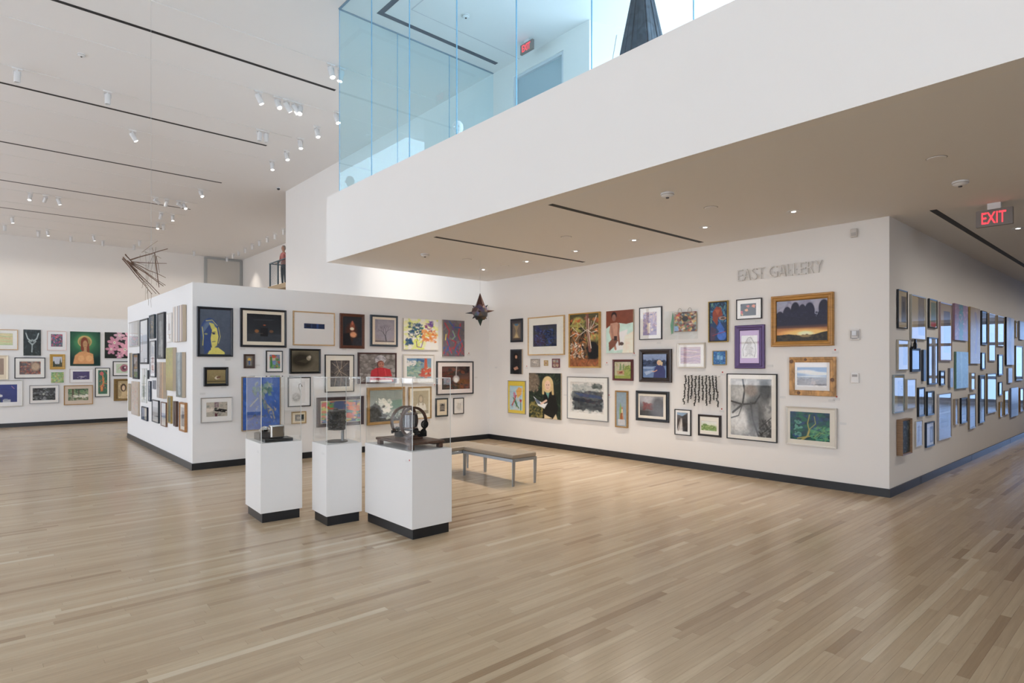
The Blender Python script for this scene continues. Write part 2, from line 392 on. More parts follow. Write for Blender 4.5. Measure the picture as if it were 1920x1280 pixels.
# upper glass box
gw = thing('glass_wall', 'tall blue-tinted glass wall standing on the white balcony fascia', 'glass wall', (XG, YG, Z2-.1))
def pane_x(y0, y1):
    p = MB().box(-.006, .006, y0+.006, y1-.006, 0, Z3-Z2+.09).build('pane', BLUEGLASS, gw); p.location = (0, -YG, 0)
    e = MB().box(-.0065, .0065, y0-.005, y0+.005, 0, Z3-Z2+.09).build('edge', EDGE, p)
    return p
js = [10.043, 8.86, 7.70, 6.51, 5.31, 4.13, 2.93, 1.74, .55, -.65, -1.85]
for i in range(len(js)-1): pane_x(js[i+1], js[i])
jx = [4.785, 5.97, 7.19, 8.372]
for i in range(3):
    p = MB().box(jx[i]+.008, jx[i+1]-.006, -.006, .006, 0, Z3-Z2+.09).build('pane', BLUEGLASS, gw); p.location = (-XG, 0, 0)
    MB().box(jx[i]-.002, jx[i]+.006, -.0065, .0065, 0, Z3-Z2+.09).build('edge', EDGE, p)
MB().box(-.02, .02, -YG-1.85, 0, Z3-Z2+.088, Z3-Z2+.0995).box(0, 3.58, -.02, .02, Z3-Z2+.088, Z3-Z2+.0995).build('head_channel', mat('channel', (.20, .30, .40), .4), gw)

# ---------------------------------------------------------------- painter: artworks are painted as coloured relief-free canvases
def hx(h): return np.array([lin(int(h[i:i+2], 16)) for i in (0, 2, 4)])
def vnoise(rng, h, w, f):
    gy = max(2, int(f*h/max(h, w))+2); gx = max(2, int(f*w/max(h, w))+2)
    g = rng.random((gy, gx)); yy = np.linspace(0, gy-1.001, h); xx = np.linspace(0, gx-1.001, w)
    iy = yy.astype(int); ix = xx.astype(int); fy = (yy-iy)[:, None]; fx = (xx-ix)[None, :]
    fy = fy*fy*(3-2*fy); fx = fx*fx*(3-2*fx)
    a = g[iy][:, ix]; b = g[iy][:, ix+1]; c = g[iy+1][:, ix]; d = g[iy+1][:, ix+1]
    return (a*(1-fx)+b*fx)*(1-fy)+(c*(1-fx)+d*fx)*fy
def paint(spec, w, h, seed):
    rng = np.random.default_rng(seed); S = 2; Wp, Hp = w*S, h*S
    asp = w/h
    img = np.zeros((Hp, Wp, 3)); X = (np.arange(Wp)+.5)/Wp; Y = (np.arange(Hp)+.5)/Hp; XX, YY = np.meshgrid(X, Y)
    def put(mask, col, y0=0, x0=0):
        hh, ww = mask.shape; img[y0:y0+hh, x0:x0+ww] = img[y0:y0+hh, x0:x0+ww]*(1-mask[..., None])+col*mask[..., None]
    def ell(cx, cy, rx, ry, col, soft=.04, ang=0, k=1.0):
        R = max(rx, ry)*(1+soft)+.01
        x0 = max(0, int((cx-R*1.3)*Wp)); x1 = min(Wp, int((cx+R*1.3)*Wp)+2); y0 = max(0, int((cy-R*1.5)*Hp)); y1 = min(Hp, int((cy+R*1.5)*Hp)+2)
        if x1 <= x0 or y1 <= y0: return
        xx = XX[y0:y1, x0:x1]-cx; yy = YY[y0:y1, x0:x1]-cy; ca, sa = math.cos(ang), math.sin(ang)
        u = (xx*ca+yy*sa)/rx; v = (-xx*sa+yy*ca)/ry; d = np.sqrt(u*u+v*v)
        put(np.clip((1-d)/max(soft, .02)+.5, 0, 1)*k, col, y0, x0)
    def line(pts, wd, col):
        wd *= .8
        m = np.zeros((Hp, Wp))
        for (x0, y0), (x1, y1) in zip(pts[:-1], pts[1:]):
            dx, dy = (x1-x0)*asp, (y1-y0); L2 = dx*dx+dy*dy+1e-9
            t = np.clip(((XX-x0)*asp*dx+(YY-y0)*dy)/L2, 0, 1)
            d = np.hypot((XX-x0)*asp-t*dx, (YY-y0)-t*dy); m = np.maximum(m, np.clip((wd/2-d)*Hp/1.2+.5, 0, 1))
        put(m, col)
    def poly(pts, col):
        ins = np.zeros((Hp, Wp), bool); n = len(pts)
        for i in range(n):
            (x0, y0), (x1, y1) = pts[i], pts[(i+1) % n]
            if y0 == y1: continue
            c = ((YY < y0) != (YY < y1)) & (XX < (x1-x0)*(YY-y0)/(y1-y0)+x0); ins ^= c
        put(ins.astype(float), col)
    for op in spec.split('/'):
        a = op.split()
        if not a: continue
        k = a[0]; F = lambda i: float(a[i])
        if k == 'g': c0, c1 = hx(a[1]), hx(a[2]); img[:] = c0*(1-YY[..., None])+c1*YY[..., None]
        elif k == 'h': c0, c1 = hx(a[1]), hx(a[2]); img[:] = c0*(1-XX[..., None])+c1*XX[..., None]
        elif k == 'g2': t = np.clip((YY-F(1))/(1-F(1)), 0, 1); put((YY > F(1))*F(4), (hx(a[2])+hx(a[3]))/2)
        elif k == 'g3':
            t = np.clip((YY-F(1))/(F(2)-F(1)), 0, 1)[..., None]; c = hx(a[3])*(1-t)+hx(a[4])*t; m = ((YY >= F(1)) & (YY < F(2)))[..., None]; img[:] = np.where(m, c, img)
        elif k == 'e':
            ell(F(1), F(2), F(3), F(4), hx(a[5]), F(6) if len(a) > 6 else .05)
        elif k == 'b': put(((XX >= F(1)) & (YY >= F(2)) & (XX <= F(3)) & (YY <= F(4))).astype(float), hx(a[5]))
        elif k == 'p': c = [float(v) for v in a[2:]]; poly(list(zip(c[::2], c[1::2])), hx(a[1]))
        elif k == 'l': c = [float(v) for v in a[3:]]; line(list(zip(c[::2], c[1::2])), F(1), hx(a[2]))
        elif k == 'd':
            n = int(int(a[1])*1.6); sz = F(2)*.78; cols = [hx(c) for c in a[3].split(',')]; R = [float(v) for v in a[4:8]] if len(a) > 7 else [0, 0, 1, 1]
            for _ in range(n):
                s = sz*rng.uniform(.5, 1.3); ell(rng.uniform(R[0], R[2]), rng.uniform(R[1], R[3]), s, s*rng.uniform(.25, .7)*asp, cols[rng.integers(len(cols))], .3, rng.uniform(-1.2, 1.2), rng.uniform(.5, 1))
        elif k == 's':
            n = int(a[1]); cols = [hx(c) for c in a[2].split(',')]
            for i in range(n*4):
                y0 = rng.uniform(0, 1); am = rng.uniform(.02, .06); ph = rng.uniform(0, 6)
                line([(x, y0+am*math.sin(6*x+ph)) for x in np.linspace(0, 1, 7)], rng.uniform(.01, .05), cols[rng.integers(len(cols))])
        elif k == 'm':
            nz = vnoise(rng, Hp, Wp, 9)*.6+vnoise(rng, Hp, Wp, 22)*.4; am = F(6)
            dx = np.minimum(XX-F(2), F(4)-XX)*asp; dy = np.minimum(YY-F(3), F(5)-YY); d = np.minimum(dx, dy)+(nz-.5)*am*1.6
            put(np.clip(d/(am*.35)+.3, 0, 1)*(.55+.45*vnoise(rng, Hp, Wp, 14)), hx(a[1]))
        elif k == 'c': n = vnoise(rng, Hp, Wp, F(2)); put(np.clip(n-.4, 0, 1)*F(1), hx(a[3]))
        elif k == 'n':
            n = vnoise(rng, Hp, Wp, F(2))*.5+vnoise(rng, Hp, Wp, F(2)*2.7)*.5; img *= (1+(n-.5)*2*F(1))[..., None]
        elif k == 'F':
            cx, cy, s = F(1), F(2), F(3); sk, hr, cl = hx(a[4]), hx(a[5]), hx(a[6])
            ell(cx, cy, s*1.35, s*1.2*asp*1.2, hr); poly([(cx-s*2.2, 1), (cx-s*1.8, cy+s*2.2*asp), (cx+s*1.8, cy+s*2.2*asp), (cx+s*2.2, 1)], cl)
            ell(cx, cy+s*.1, s*.8, s*1.05*asp, sk)
            for q in (-.3, .3): ell(cx+q*s, cy, s*.1, s*.07*asp, hr*.5)
            line([(cx-s*.2, cy+s*.6*asp), (cx+s*.2, cy+s*.6*asp)], .008, sk*.5)
        elif k == 'T':
            col = hx(a[4])
            def br(x, y, ang, ln, wd, dep):
                x1 = x+math.cos(ang)*ln/asp; y1 = y-math.sin(ang)*ln; line([(x, y), (x1, y1)], wd, col)
                if dep: [br(x1, y1, ang+q+rng.uniform(-.2, .2), ln*.74, wd*.62, dep-1) for q in (-.5, .45)]
            br(F(1), F(2), 1.75, F(3)*.26, .05, 5)
        elif k == 'f':
            cx, cy, s = F(1), F(2), F(3); col = hx(a[4])
            for q in range(6):
                an = q*PI/3+rng.uniform(-.2, .2); ell(cx+s*.55*math.cos(an), cy+s*.55*math.sin(an)*asp, s*.55, s*.30, col*rng.uniform(.75, 1.1), .12, an)
                line([(cx, cy), (cx+s*.85*math.cos(an), cy+s*.85*math.sin(an)*asp)], .008, col*.7)
            ell(cx, cy, s*.18, s*.18*asp, hx('e8dcc8'), .3); ell(cx, cy, s*.08, s*.08*asp, hx('5a6a3a'), .3)
    lum = (img@np.array([.25, .65, .10]))[..., None]; img = np.clip((lum*.13+img*.87)*1.2, 0.004, .86)
    return img.reshape(h, S, w, S, 3).mean(axis=(1, 3))
PAINTM = {}
def paint_mat(rough):
    if rough in PAINTM: return PAINTM[rough]
    m = bpy.data.materials.new('painted_surface'); m.use_nodes = True; N = m.node_tree.nodes; b = N['Principled BSDF']
    at = N.new('ShaderNodeAttribute'); at.attribute_name = 'paint'; m.node_tree.links.new(at.outputs['Color'], b.inputs['Base Color'])
    b.inputs['Roughness'].default_value = rough; b.inputs['Specular IOR Level'].default_value = .3
    PAINTM[rough] = m; return m
def canvas_mesh(name, x0, x1, z0, z1, yy, img, mt):
    h, w, _ = img.shape
    xs = np.linspace(x0, x1, w); zs = np.linspace(z1, z0, h)
    V = np.zeros((h, w, 3)); V[..., 0] = xs[None, :]; V[..., 1] = yy; V[..., 2] = zs[:, None]
    idx = np.arange(h*w).reshape(h, w); F = np.stack([idx[:-1, :-1], idx[1:, :-1], idx[1:, 1:], idx[:-1, 1:]], -1).reshape(-1, 4)
    me = bpy.data.meshes.new(name); me.vertices.add(h*w); me.vertices.foreach_set('co', V.ravel())
    me.loops.add(F.size); me.loops.foreach_set('vertex_index', F.ravel().astype(np.int32)); me.polygons.add(len(F))
    me.polygons.foreach_set('loop_start', np.arange(0, F.size, 4, dtype=np.int32)); me.update(calc_edges=True)
    at = me.color_attributes.new('paint', 'FLOAT_COLOR', 'POINT'); c = np.ones((h*w, 4), np.float32); c[:, :3] = img.reshape(-1, 3); at.data.foreach_set('color', c.ravel())
    me.materials.append(mt); o = bpy.data.objects.new(name, me); COL.objects.link(o); return o

def ring(mb, W_, H_, w, y0, y1, prof=None, mi=0, zo=0):
    """mitred frame: outer size W_ x H_, rail width w, back at y0 (wall), front at y1; profile steps = [(inset fraction, depth fraction)]"""
    prof = prof or [(0, 0), (0, .92), (.08, 1), (.85, .86), (1, .78), (1, 0)]
    rings = []
    for fi, fd in prof:
        i = w*fi; yv = y0+(y1-y0)*fd
        rings.append([(-W_/2+i, yv, zo+i), (W_/2-i, yv, zo+i), (W_/2-i, yv, zo+H_-i), (-W_/2+i, yv, zo+H_-i)])
    vs = [p for r in rings for p in r]; fs = []
    for k in range(len(rings)-1):
        for j in range(4): fs.append((k*4+j, k*4+(j+1) % 4, (k+1)*4+(j+1) % 4, (k+1)*4+j))
    k = len(rings)-1
    for j in range(4): fs.append((k*4+j, k*4+(j+1) % 4, (j+1) % 4, j))
    mb.add(vs, fs, mi); return mb

ART = [
('hourglass_painting', 'E', 9.273, 2.103, 0.37, 0.488, '20242c', 0.0379, 0.03, '', None, '', (24, 44), 'g 3b3940 453f40/b .12 .12 .9 .9 6c6258/p 8d7b5c .2 .2 .8 .2 .55 .52 .8 .88 .2 .88 .45 .52/p b3a074 .3 .85 .7 .85 .5 .62/e .5 .2 .2 .07 3f6f8c/l .05 4a4038 .18 .15 .82 .15/l .05 4a4038 .18 .9 .82 .9', 'small black-framed painting of a tan hourglass at the left end'),
('blue_abstract_print', 'E', 8.406, 1.822, 1.015, 0.769, 'c0a173', 0.0231, 0.035, 'e4e1da', (0.144, 0.217, 0.203, 0.227), 'g', (70, 73), 'g 0f1a38 15213f/c .5 5 1d3f8c/d 60 .05 1c3f8a,2a55b0,0d1730,27489a .1 .2 .85 .95/n .3 14', 'dark blue abstract print in wide white mat and pale wood frame'),
('forest_tree_painting', 'E', 7.383, 1.58, 0.749, 1.014, 'b8924d', 0.0216, 0.06, '', None, '', (61, 102), 'g 4a4a2e 8a5a32/e .28 .2 .22 .14 a9a04a .3/e .8 .5 .25 .12 b8a04c .3/d 160 .09 c9742e,2a2620,6b4a2a,8a8c46,1c1e1e,b85a28 0 .1 1 1/e .8 .7 .22 .2 17191a .4/l .075 7a4a3c .60 0 .64 .3 .70 .7/l .03 8f6f5c .57 .05 .60 .3 .66 .6/l .018 d9cbb8 .66 .1 .66 .35 .74 .65/l .012 e0d4c2 .02 .42 .2 .36 .35 .4 .6 .3 .75 .36 .95 .33/l .012 d6c8b4 .1 .25 .25 .33 .3 .42 .2 .5/l .012 e6dccb .92 .05 .82 .2 .7 .3/l .01 d8c8b0 .35 .18 .5 .3 .62 .34/l .012 c8b49c .75 .15 .7 .3 .95 .22/d 70 .04 e3d3bf,d0bba0,2c2420 .02 .55 .5 .85/g2 .86 b0693a 8a4a28 .5/n .3 12', 'tall gold-framed painting of twisted trees in autumn forest'),
('seated_nude_painting', 'E', 6.569, 1.839, 0.591, 0.748, '', 0.0, 0.035, '', None, '', (53, 80), 'g 7a3c22 84462a/p b9d6cb 0 .42 .15 .35 .5 .3 .75 .33 1 .3 1 1 0 1/p dfe6dc .3 .55 .8 .45 .7 .9 .3 .95/p e8d9c8 .7 .6 1 .5 1 1 .6 1/e .3 .12 .1 .09 2a1a16/e .3 .17 .075 .08 8f6150/p b98a72 .17 .3 .42 .28 .52 .36 .48 .6 .45 .72 .22 .72 .12 .5/l .07 a87761 .2 .35 .25 .6 .36 .9/l .06 96644f .48 .33 .46 .55 .5 .8/p 7d4c3a .1 .75 .25 .65 .45 .7 .35 .82 .12 .95/p 3a2a2a .3 .6 .42 .6 .42 .7 .3 .7/e .58 .78 .08 .04 5a4a44/n .12 8', 'unframed painting of a seated figure against a brown wall and pale cloth'),
('purple_watercolour', 'E', 5.928, 2.055, 0.443, 0.544, '2a2f36', 0.013, 0.03, 'e6e3de', (0.16, 0.157, 0.227, 0.139), 'g', (44, 61), 'g b7a6b6 8f86ad/c .5 4 a08ab8/d 60 .1 c8b0a8,8578a8,d8c6b0,9c7f9a,6f74a4/p d8c9b8 .3 .5 .55 .45 .5 .9 .35 .9/n .15 9', 'small upright purple watercolour in white mat and thin dark frame'),
('black_dress_painting', 'E', 9.277, 1.436, 0.362, 0.518, '', 0.0, 0.035, '', None, '', (24, 46), 'g 3f4248 33363b/b .1 .06 .92 .94 23262b/e .5 .3 .2 .14 1c1410/F .52 .3 .11 b98c72 1d1512 14161a/p 16181c .25 .4 .75 .4 .85 .85 .15 .85/p b07f66 .3 .75 .6 .68 .72 .78 .4 .84/n .2 10', 'small unframed dark painting of a woman in black seen full length'),
('metal_plaque', 'E', 8.712, 1.59, 0.251, 0.16, '9a948c', 0.0262, 0.03, '', None, '', (18, 15), 'g b5afa8 928c86/d 40 .08 6f6a64,d8d3cc,a09a92/b .25 .35 .7 .45 cfc9c0/n .3 8', 'tiny grey metal relief plaque, leftmost of the three miniatures'),
('gold_miniature', 'E', 8.408, 1.612, 0.103, 0.108, 'b59a68', 0.0205, 0.02, '', None, '', (8, 10), 'g c9b89a b9a684/e .5 .5 .25 .25 8a2f3a/e .5 .5 .1 .1 c9b070', 'tiny square gold-edged miniature with a red centre'),
('mosaic_miniature', 'E', 8.129, 1.576, 0.188, 0.175, '6b2f3c', 0.0151, 0.03, '', None, '', (15, 17), 'g a08878 907868/d 40 .14 7c94a8,c9c2b0,9a5a50,b89a5a,6a8a78/b .46 0 .54 1 7a3a44/b 0 .46 1 .54 7a3a44', 'tiny maroon-edged patchwork tile, rightmost of the three miniatures'),
('yellow_floral_print', 'E', 9.269, 0.61, 0.543, 0.688, '8f8c84', 0.0108, 0.03, 'd9c14e', (0.09, 0.157, 0.166, 0.104), 'g', (35, 62), 'g 9ec4d4 b8ccd0/d 30 .12 a8d0dc,c8c4b4,8ab4cc/p e8a83c .5 .2 .7 .05 .95 .1 .9 .35 .6 .5/p c87a9c .3 .25 .45 .3 .5 .5 .3 .5/p 3f7a4c .4 .45 .6 .75 .5 .9/l .06 3f7a4c .3 .5 .45 .7 .7 .9/l .06 b83a34 .2 .8 .4 .55 .5 .4/p b83a34 .75 .55 .95 .55 .85 .72/l .05 3f7a4c .85 .7 .85 .98/n .1 8', 'small print of bright flowers with a broad yellow mat'),
('girl_and_bird_painting', 'E', 8.432, 0.567, 0.897, 0.899, '', 0.0, 0.035, '', None, '', (62, 85), 'g 1f2b27 232e22/d 90 .06 2f4034,16201d,3a4a34 0 0 1 1/e .12 .2 .22 .2 6f6252 .3/d 40 .05 8a7a66,5a4e42,6f6252 0 .05 .3 .4/l .02 2a221c .25 .25 .34 .3/d 60 .06 7a6e30,8c8040,4a4c26 0 .65 .5 1/p 1a1c1c .5 .42 .8 .38 .92 .75 .85 1 .45 1 .45 .6/p 5f8f84 .52 .4 .66 .4 .62 .55/e .6 .25 .17 .18 c9b078/e .6 .27 .09 .11 d8b49c/l .06 c4a970 .46 .25 .46 .45/l .06 c4a970 .74 .25 .76 .45/e .57 .26 .012 .012 3a2c28/e .63 .26 .012 .012 3a2c28/l .012 a5605a .57 .33 .63 .33/p d8dcdf .15 .52 .28 .6 .5 .68 .6 .65 .5 .78 .3 .72/p 5d6b80 .18 .56 .35 .62 .4 .7 .28 .68/l .05 d8b49c .56 .6 .4 .68/p cbb890 .5 .9 .75 .98 .5 1/p cbb890 .85 .88 .9 1 .75 1/n .14 12', 'unframed painting of a long-haired blonde girl holding a pale bird'),
('ink_wash_abstract', 'E', 7.328, 0.607, 0.996, 0.803, '7f7f80', 0.0167, 0.03, 'e3e1dc', (0.08, 0.126, 0.104, 0.159), 'g', (79, 81), 'g dddad3 dddad3/m a8b0ac .05 .05 .95 .95 .12/m 6f7a80 .1 .28 .98 .9 .1/m 3a4048 .05 .3 .97 .6 .06/m 2a3038 .1 .55 .95 .9 .08/p 3e5074 .1 .34 .9 .42 .95 .52 .3 .46/p 2a3140 .1 .5 .9 .6 .6 .66 .1 .6/m 39453f .65 .06 .95 .2 .06/n .25 12', 'large square ink wash abstract in white mat with thin grey frame'),
('park_landscape', 'E', 6.503, 1.359, 0.432, 0.367, '5a2b2e', 0.0293, 0.04, '', (0.013, 0.114, 0.107, 0.086), '', (40, 39), 'g b9b79a a5a374/d 40 .1 c9bfa6,a8a070,b0a890 0 0 1 .4/p 6f8a5a .3 .5 .35 .1 .42 .12 .45 .5/p 6f8a5a .5 .5 .52 .15 .6 .15 .62 .5/p 7a9040 .62 .8 .7 .3 .85 .2 1 .25 1 .85/d 40 .1 8a9a3c,6f8238,a0a050 .6 .25 1 .8/p b08a60 .15 .55 .6 .5 .6 .75 .2 .75/p 8a4a38 .3 .6 .5 .55 .5 .68 .3 .7/b 0 .82 1 1 8a9638/n .15 8', 'small green park landscape in a deep maroon frame'),
('narrow_bottles_painting', 'E', 6.528, 0.538, 0.267, 0.643, '9a7a4e', 0.0249, 0.04, '', None, '', (26, 69), 'g 7f93a0 8799a4/b .15 .8 .85 .97 b4b6ba/p 7a9c5c .3 .8 .3 .5 .42 .3 .52 .5 .52 .8/p b87a50 .45 .8 .5 .45 .62 .42 .7 .8/p d8cda8 .5 .72 .52 .5 .62 .5 .6 .72/p 93552f .35 .8 .4 .62 .6 .6 .6 .8/n .15 7', 'narrow upright still life of bottles in plain wood frame'),
('woman_by_lake_painting', 'E', 5.83, 1.346, 0.625, 0.547, '2b201c', 0.0644, 0.05, '', (0.069, 0.153, 0.152, 0.139), '', (63, 62), 'g 7f93b8 5a6e98/b 0 .3 1 .52 2a3854/d 50 .1 24304a,1c2840,3a4a6c 0 .25 1 .5/p 5f7aa4 0 .52 1 .5 1 1 0 1/p 8ba2c4 0 .55 .5 .55 .4 .62 0 .62/p 97a9c2 .05 .75 .4 .68 .5 .72 .15 .9/p 32386a .5 .6 .65 .42 .85 .42 .95 .7 .95 1 .45 1/e .7 .36 .1 .11 c8b088/e .66 .37 .05 .07 c89a7e/p c8b088 .7 .28 .85 .35 .82 .5 .72 .44/l .05 c8977c .6 .68 .5 .74 .42 .73/n .15 8', 'painting of a blue-coated woman by a lake in wide dark frame'),
('red_mist_photograph', 'E', 5.894, 0.69, 0.646, 0.506, '1d2228', 0.0475, 0.04, 'ddd6c8', (0.12, 0.173, 0.16, 0.179), 'g', (64, 57), 'g 8f8c90 4a4644/e .5 .1 .6 .3 b0aeb2 .5/m 7a2f2c .15 .35 .9 .7 .12/l .03 9a4038 .1 .6 .4 .4 .6 .4 .9 .55/b 0 .75 1 1 3a3836/e .8 .5 .3 .5 5a5a5e .6/n .2 8', 'misty grey landscape with red haze in black frame and cream mat'),
('bag_collage', 'E', 5.263, 2.163, 0.393, 0.311, '', 0.0, 0.035, '', None, 'k', (43, 37), 'g 8a6a58 7a5c4c/d 120 .1 5a7a4c,b84a38,c8b49c,3a2c28,7a9a94,c9a44c,8a3430,4a4a54/e .5 .35 .14 .14 2c2824/b 0 .7 .2 .95 7ca0c4/n .3 10', 'collaged cloth bag with two handles pinned over a clear plastic sheet'),
('blue_red_painting', 'E', 4.697, 1.978, 0.32, 0.624, 'a88f4e', 0.0127, 0.04, '', None, 's', (39, 77), 'g 23405a 1f3c6a/d 60 .1 2f6a8c,5a8a7a,1c2c40,3a7aa8 0 0 1 .5/p 8c3c24 .2 .25 .4 .12 .65 .15 .75 .35 .5 .4 .45 .6 .2 .45/p a5522f .3 .2 .6 .2 .5 .35/p 2f5fb0 .4 .65 .6 .5 .85 .7 .7 .85/e .7 .85 .25 .12 3a6ac0/p 4a3a52 .1 .6 .4 .7 .3 1 0 1/e .75 .42 .2 .04 a8806a/e .75 .42 .12 .02 3a2a2a/l .02 8c2f3a .2 .85 .5 .8 .9 .75/n .25 9', 'tall thin gold-edged painting of blue and red swirling forms'),
('butterflies_photograph', 'E', 4.215, 2.3, 0.384, 0.299, '23262c', 0.0122, 0.03, 'e2e0dc', (0.162, 0.236, 0.225, 0.179), 'g', (49, 38), 'g 1c2024 20262a/d 40 .08 2a3034,16181a/p c8503c .35 .2 .5 .12 .6 .2 .5 .35/p d89048 .25 .5 .45 .4 .5 .6 .35 .65/p d87840 .7 .25 .8 .1 .95 .15 .9 .4/p b83440 0 .55 .15 .6 .15 .85 0 .85/p d8a050 .05 .8 .2 .85 .1 1', 'small photograph of orange butterflies in white mat and black frame'),
('purple_framed_drawing', 'E', 4.204, 1.582, 0.447, 0.632, '4a3560', 0.0778, 0.04, 'b79ac4', (0.215, 0.238, 0.236, 0.238), 'g', (58, 81), 'g e3e2e0 e0dfdd/m b5b4b4 .3 .1 .75 .9 .2/l .03 8a8a8c .15 .9 .1 .6 .25 .35 .45 .1 .6 .1 .85 .4 .9 .7 .8 .95/l .02 a0a0a0 .3 .55 .5 .5 .75 .6/l .02 98989a .3 .8 .55 .78 .7 .85/n .08 12', 'pencil drawing with lilac mat in a wide purple frame'),
('sunset_trees_painting', 'E', 3.465, 1.891, 0.821, 0.705, 'a87a38', 0.0683, 0.06, '', (0.062, 0.113, 0.088, 0.081), '', (120, 97), 'g 9296ac 76748a/d 40 .10 9c9aac,84829a 0 0 1 .4/e .07 .40 .09 .15 24233a .15/e .22 .34 .09 .20 24233a .15/e .38 .24 .09 .2 1f1f33 .15/e .52 .3 .08 .2 24233a .15/e .66 .28 .10 .21 22223a .15/e .93 .22 .10 .2 201f34 .15/p 22223a 0 .3 .15 .36 .28 .3 .45 .22 .6 .22 .74 .3 .79 .42 .84 .28 1 .15 1 .5 0 .5/b 0 .42 1 .66 232338/g3 .6 .72 232338 7a4c30/g3 .68 .85 9c6434 d88c3a/e .6 .8 .45 .08 ecb860 .7/e .58 .82 .14 .05 fbe8b0 .8/p 2c2820 0 .85 .25 .83 .5 .87 .75 .85 .9 .8 1 .78 1 1 0 1/d 70 .05 3a3424,241f18,463a26 0 .86 1 1/e .58 .88 .1 .03 8c7444 .6/d 70 .03 1f1e32,2a2a42 0 .28 1 .5/n .08 14', 'large gold-framed painting of dark trees over an orange sunset'),
('lake_pastel', 'E', 5.162, 1.584, 0.484, 0.397, 'c9c4ba', 0.021, 0.03, 'e2e0dc', (0.099, 0.166, 0.166, 0.172), 'g', (53, 47), 'g c8a8b4 b09ab0/s 9 d8c0b4,a88aa0,c8b8c0,b8a49c,9a86a8/n .15 9', 'pink and mauve striped pastel in white mat and pale frame'),
('small_blue_square', 'E', 4.679, 1.631, 0.221, 0.219, 'a8925c', 0.0101, 0.03, '', None, '', (27, 27), 'g 2c64a8 2a5f9c/d 60 .1 3a7ac0,1f4f88,5a98c8,2c88a8/b .3 .3 .5 .6 78a8cc/b .55 .35 .75 .65 6aa0c8/n .2 8', 'small square cobalt blue abstract with thin gold edge'),
('pine_framed_sky', 'E', 3.328, 1.221, 0.596, 0.521, 'c09460', 0.0719, 0.04, 'e4e2e2', (0.168, 0.267, 0.19, 0.267), 'gw', (89, 72), 'g 6f98c8 a8bcd0/e .3 .25 .35 .1 dfe6ee .6/e .7 .35 .4 .1 d8e0ea .6/e .5 .55 .5 .08 c4d0dc .5/b 0 .55 1 1 8c8c94/g3 .55 .75 8a98ac 90909a/p b0a8a8 .45 1 .52 .6 .56 .6 .7 1/d 40 .06 7a7c84,a09ea4 0 .6 1 1/n .08 10', 'flat plain under blue sky in a knotty pine frame'),
('figure_charcoal', 'E', 4.181, 0.535, 0.758, 0.972, '20252a', 0.0145, 0.03, 'dcd8cf', (0.084, 0.08, 0.109, 0.065), 'g', (96, 125), 'g a8a8a4 9a9a98/m 6c6e6e 0 0 1 1 .3/e .25 .2 .25 .2 b8b8b4 .6/e .2 .75 .3 .22 c4c4c0 .6/e .6 .6 .2 .3 5a5c5c .7/l .05 3c3e3e .3 0 .35 .2 .3 .45 .05 .6/l .04 3a3c3c 0 .4 .3 .45 .6 .42 .8 .2/l .05 444646 .5 .42 .55 .7 .7 1/l .03 505252 .3 .45 .2 .65 0 .7/e .85 .2 .15 .2 4a4c4c .6/e .5 .2 .15 .1 8e8278 .6/d 50 .05 2c2e2e,505252 .7 .7 1 1/l .02 303232 .7 .85 1 .65/l .02 303232 .75 .95 1 .8/n .3 14', 'large grey charcoal of coiled figures in cream mat and thin black frame'),
('railway_photograph', 'E', 5.313, 0.512, 0.293, 0.411, '23272c', 0.0133, 0.03, 'e2e1de', (0.144, 0.123, 0.203, 0.152), 'g', (32, 48), 'g 4a3c34 3a322e/p 7a98b4 0 0 1 0 .5 .2 0 .12/p 2a2422 .4 .2 1 .1 1 1 .6 1/p c8c4be 0 1 .35 .3 .45 .3 .5 1/l .04 5a4438 .1 1 .4 .3/l .03 88807a .55 1 .45 .3/n .2 8', 'small upright photograph of railway tracks in white mat, lower row'),
('meadow_watercolour', 'E', 4.846, 0.537, 0.381, 0.33, '241f20', 0.0308, 0.035, 'ded9cc', (0.134, 0.3, 0.187, 0.257), 'g', (45, 40), 'g dfe2d8 b8c890/p 7a9a4c 0 .5 .4 .4 1 .5 1 1 0 1/d 40 .08 8aa858,5a7c3c,c8d4a0,a0b070 0 .4 1 1/e .25 .4 .15 .12 6a8a4c/n .15 8', 'small green meadow watercolour in cream mat and black frame'),
('seaweed_tree_painting', 'E', 3.347, 0.538, 0.659, 0.527, 'c2bfb8', 0.0225, 0.035, 'dad6cb', (0.084, 0.132, 0.134, 0.15), 'g', (97, 73), 'g 1f4c68 1c5448/d 120 .08 1f5c5c,2a4c7c,1c6a54,163c4c/l .08 a8a058 .3 1 .45 .85 .5 .6/l .05 98984c .5 .7 .45 .4 .5 .1/l .04 8c9a58 .5 .6 .65 .4 .62 .15/l .04 7a9a58 .6 .9 .75 .7 .95 .75/l .03 6a9a6c .7 .85 .9 .6 .98 .5/l .05 a8a050 .2 .95 .35 .9 .5 .85/d 60 .05 3a8a7a,4a9a6c,6aa86a .55 .5 1 1/d 20 .05 5aa090 .1 .3 .3 .9/n .15 10', 'blue-green painting of a golden undersea tree in cream mat'),
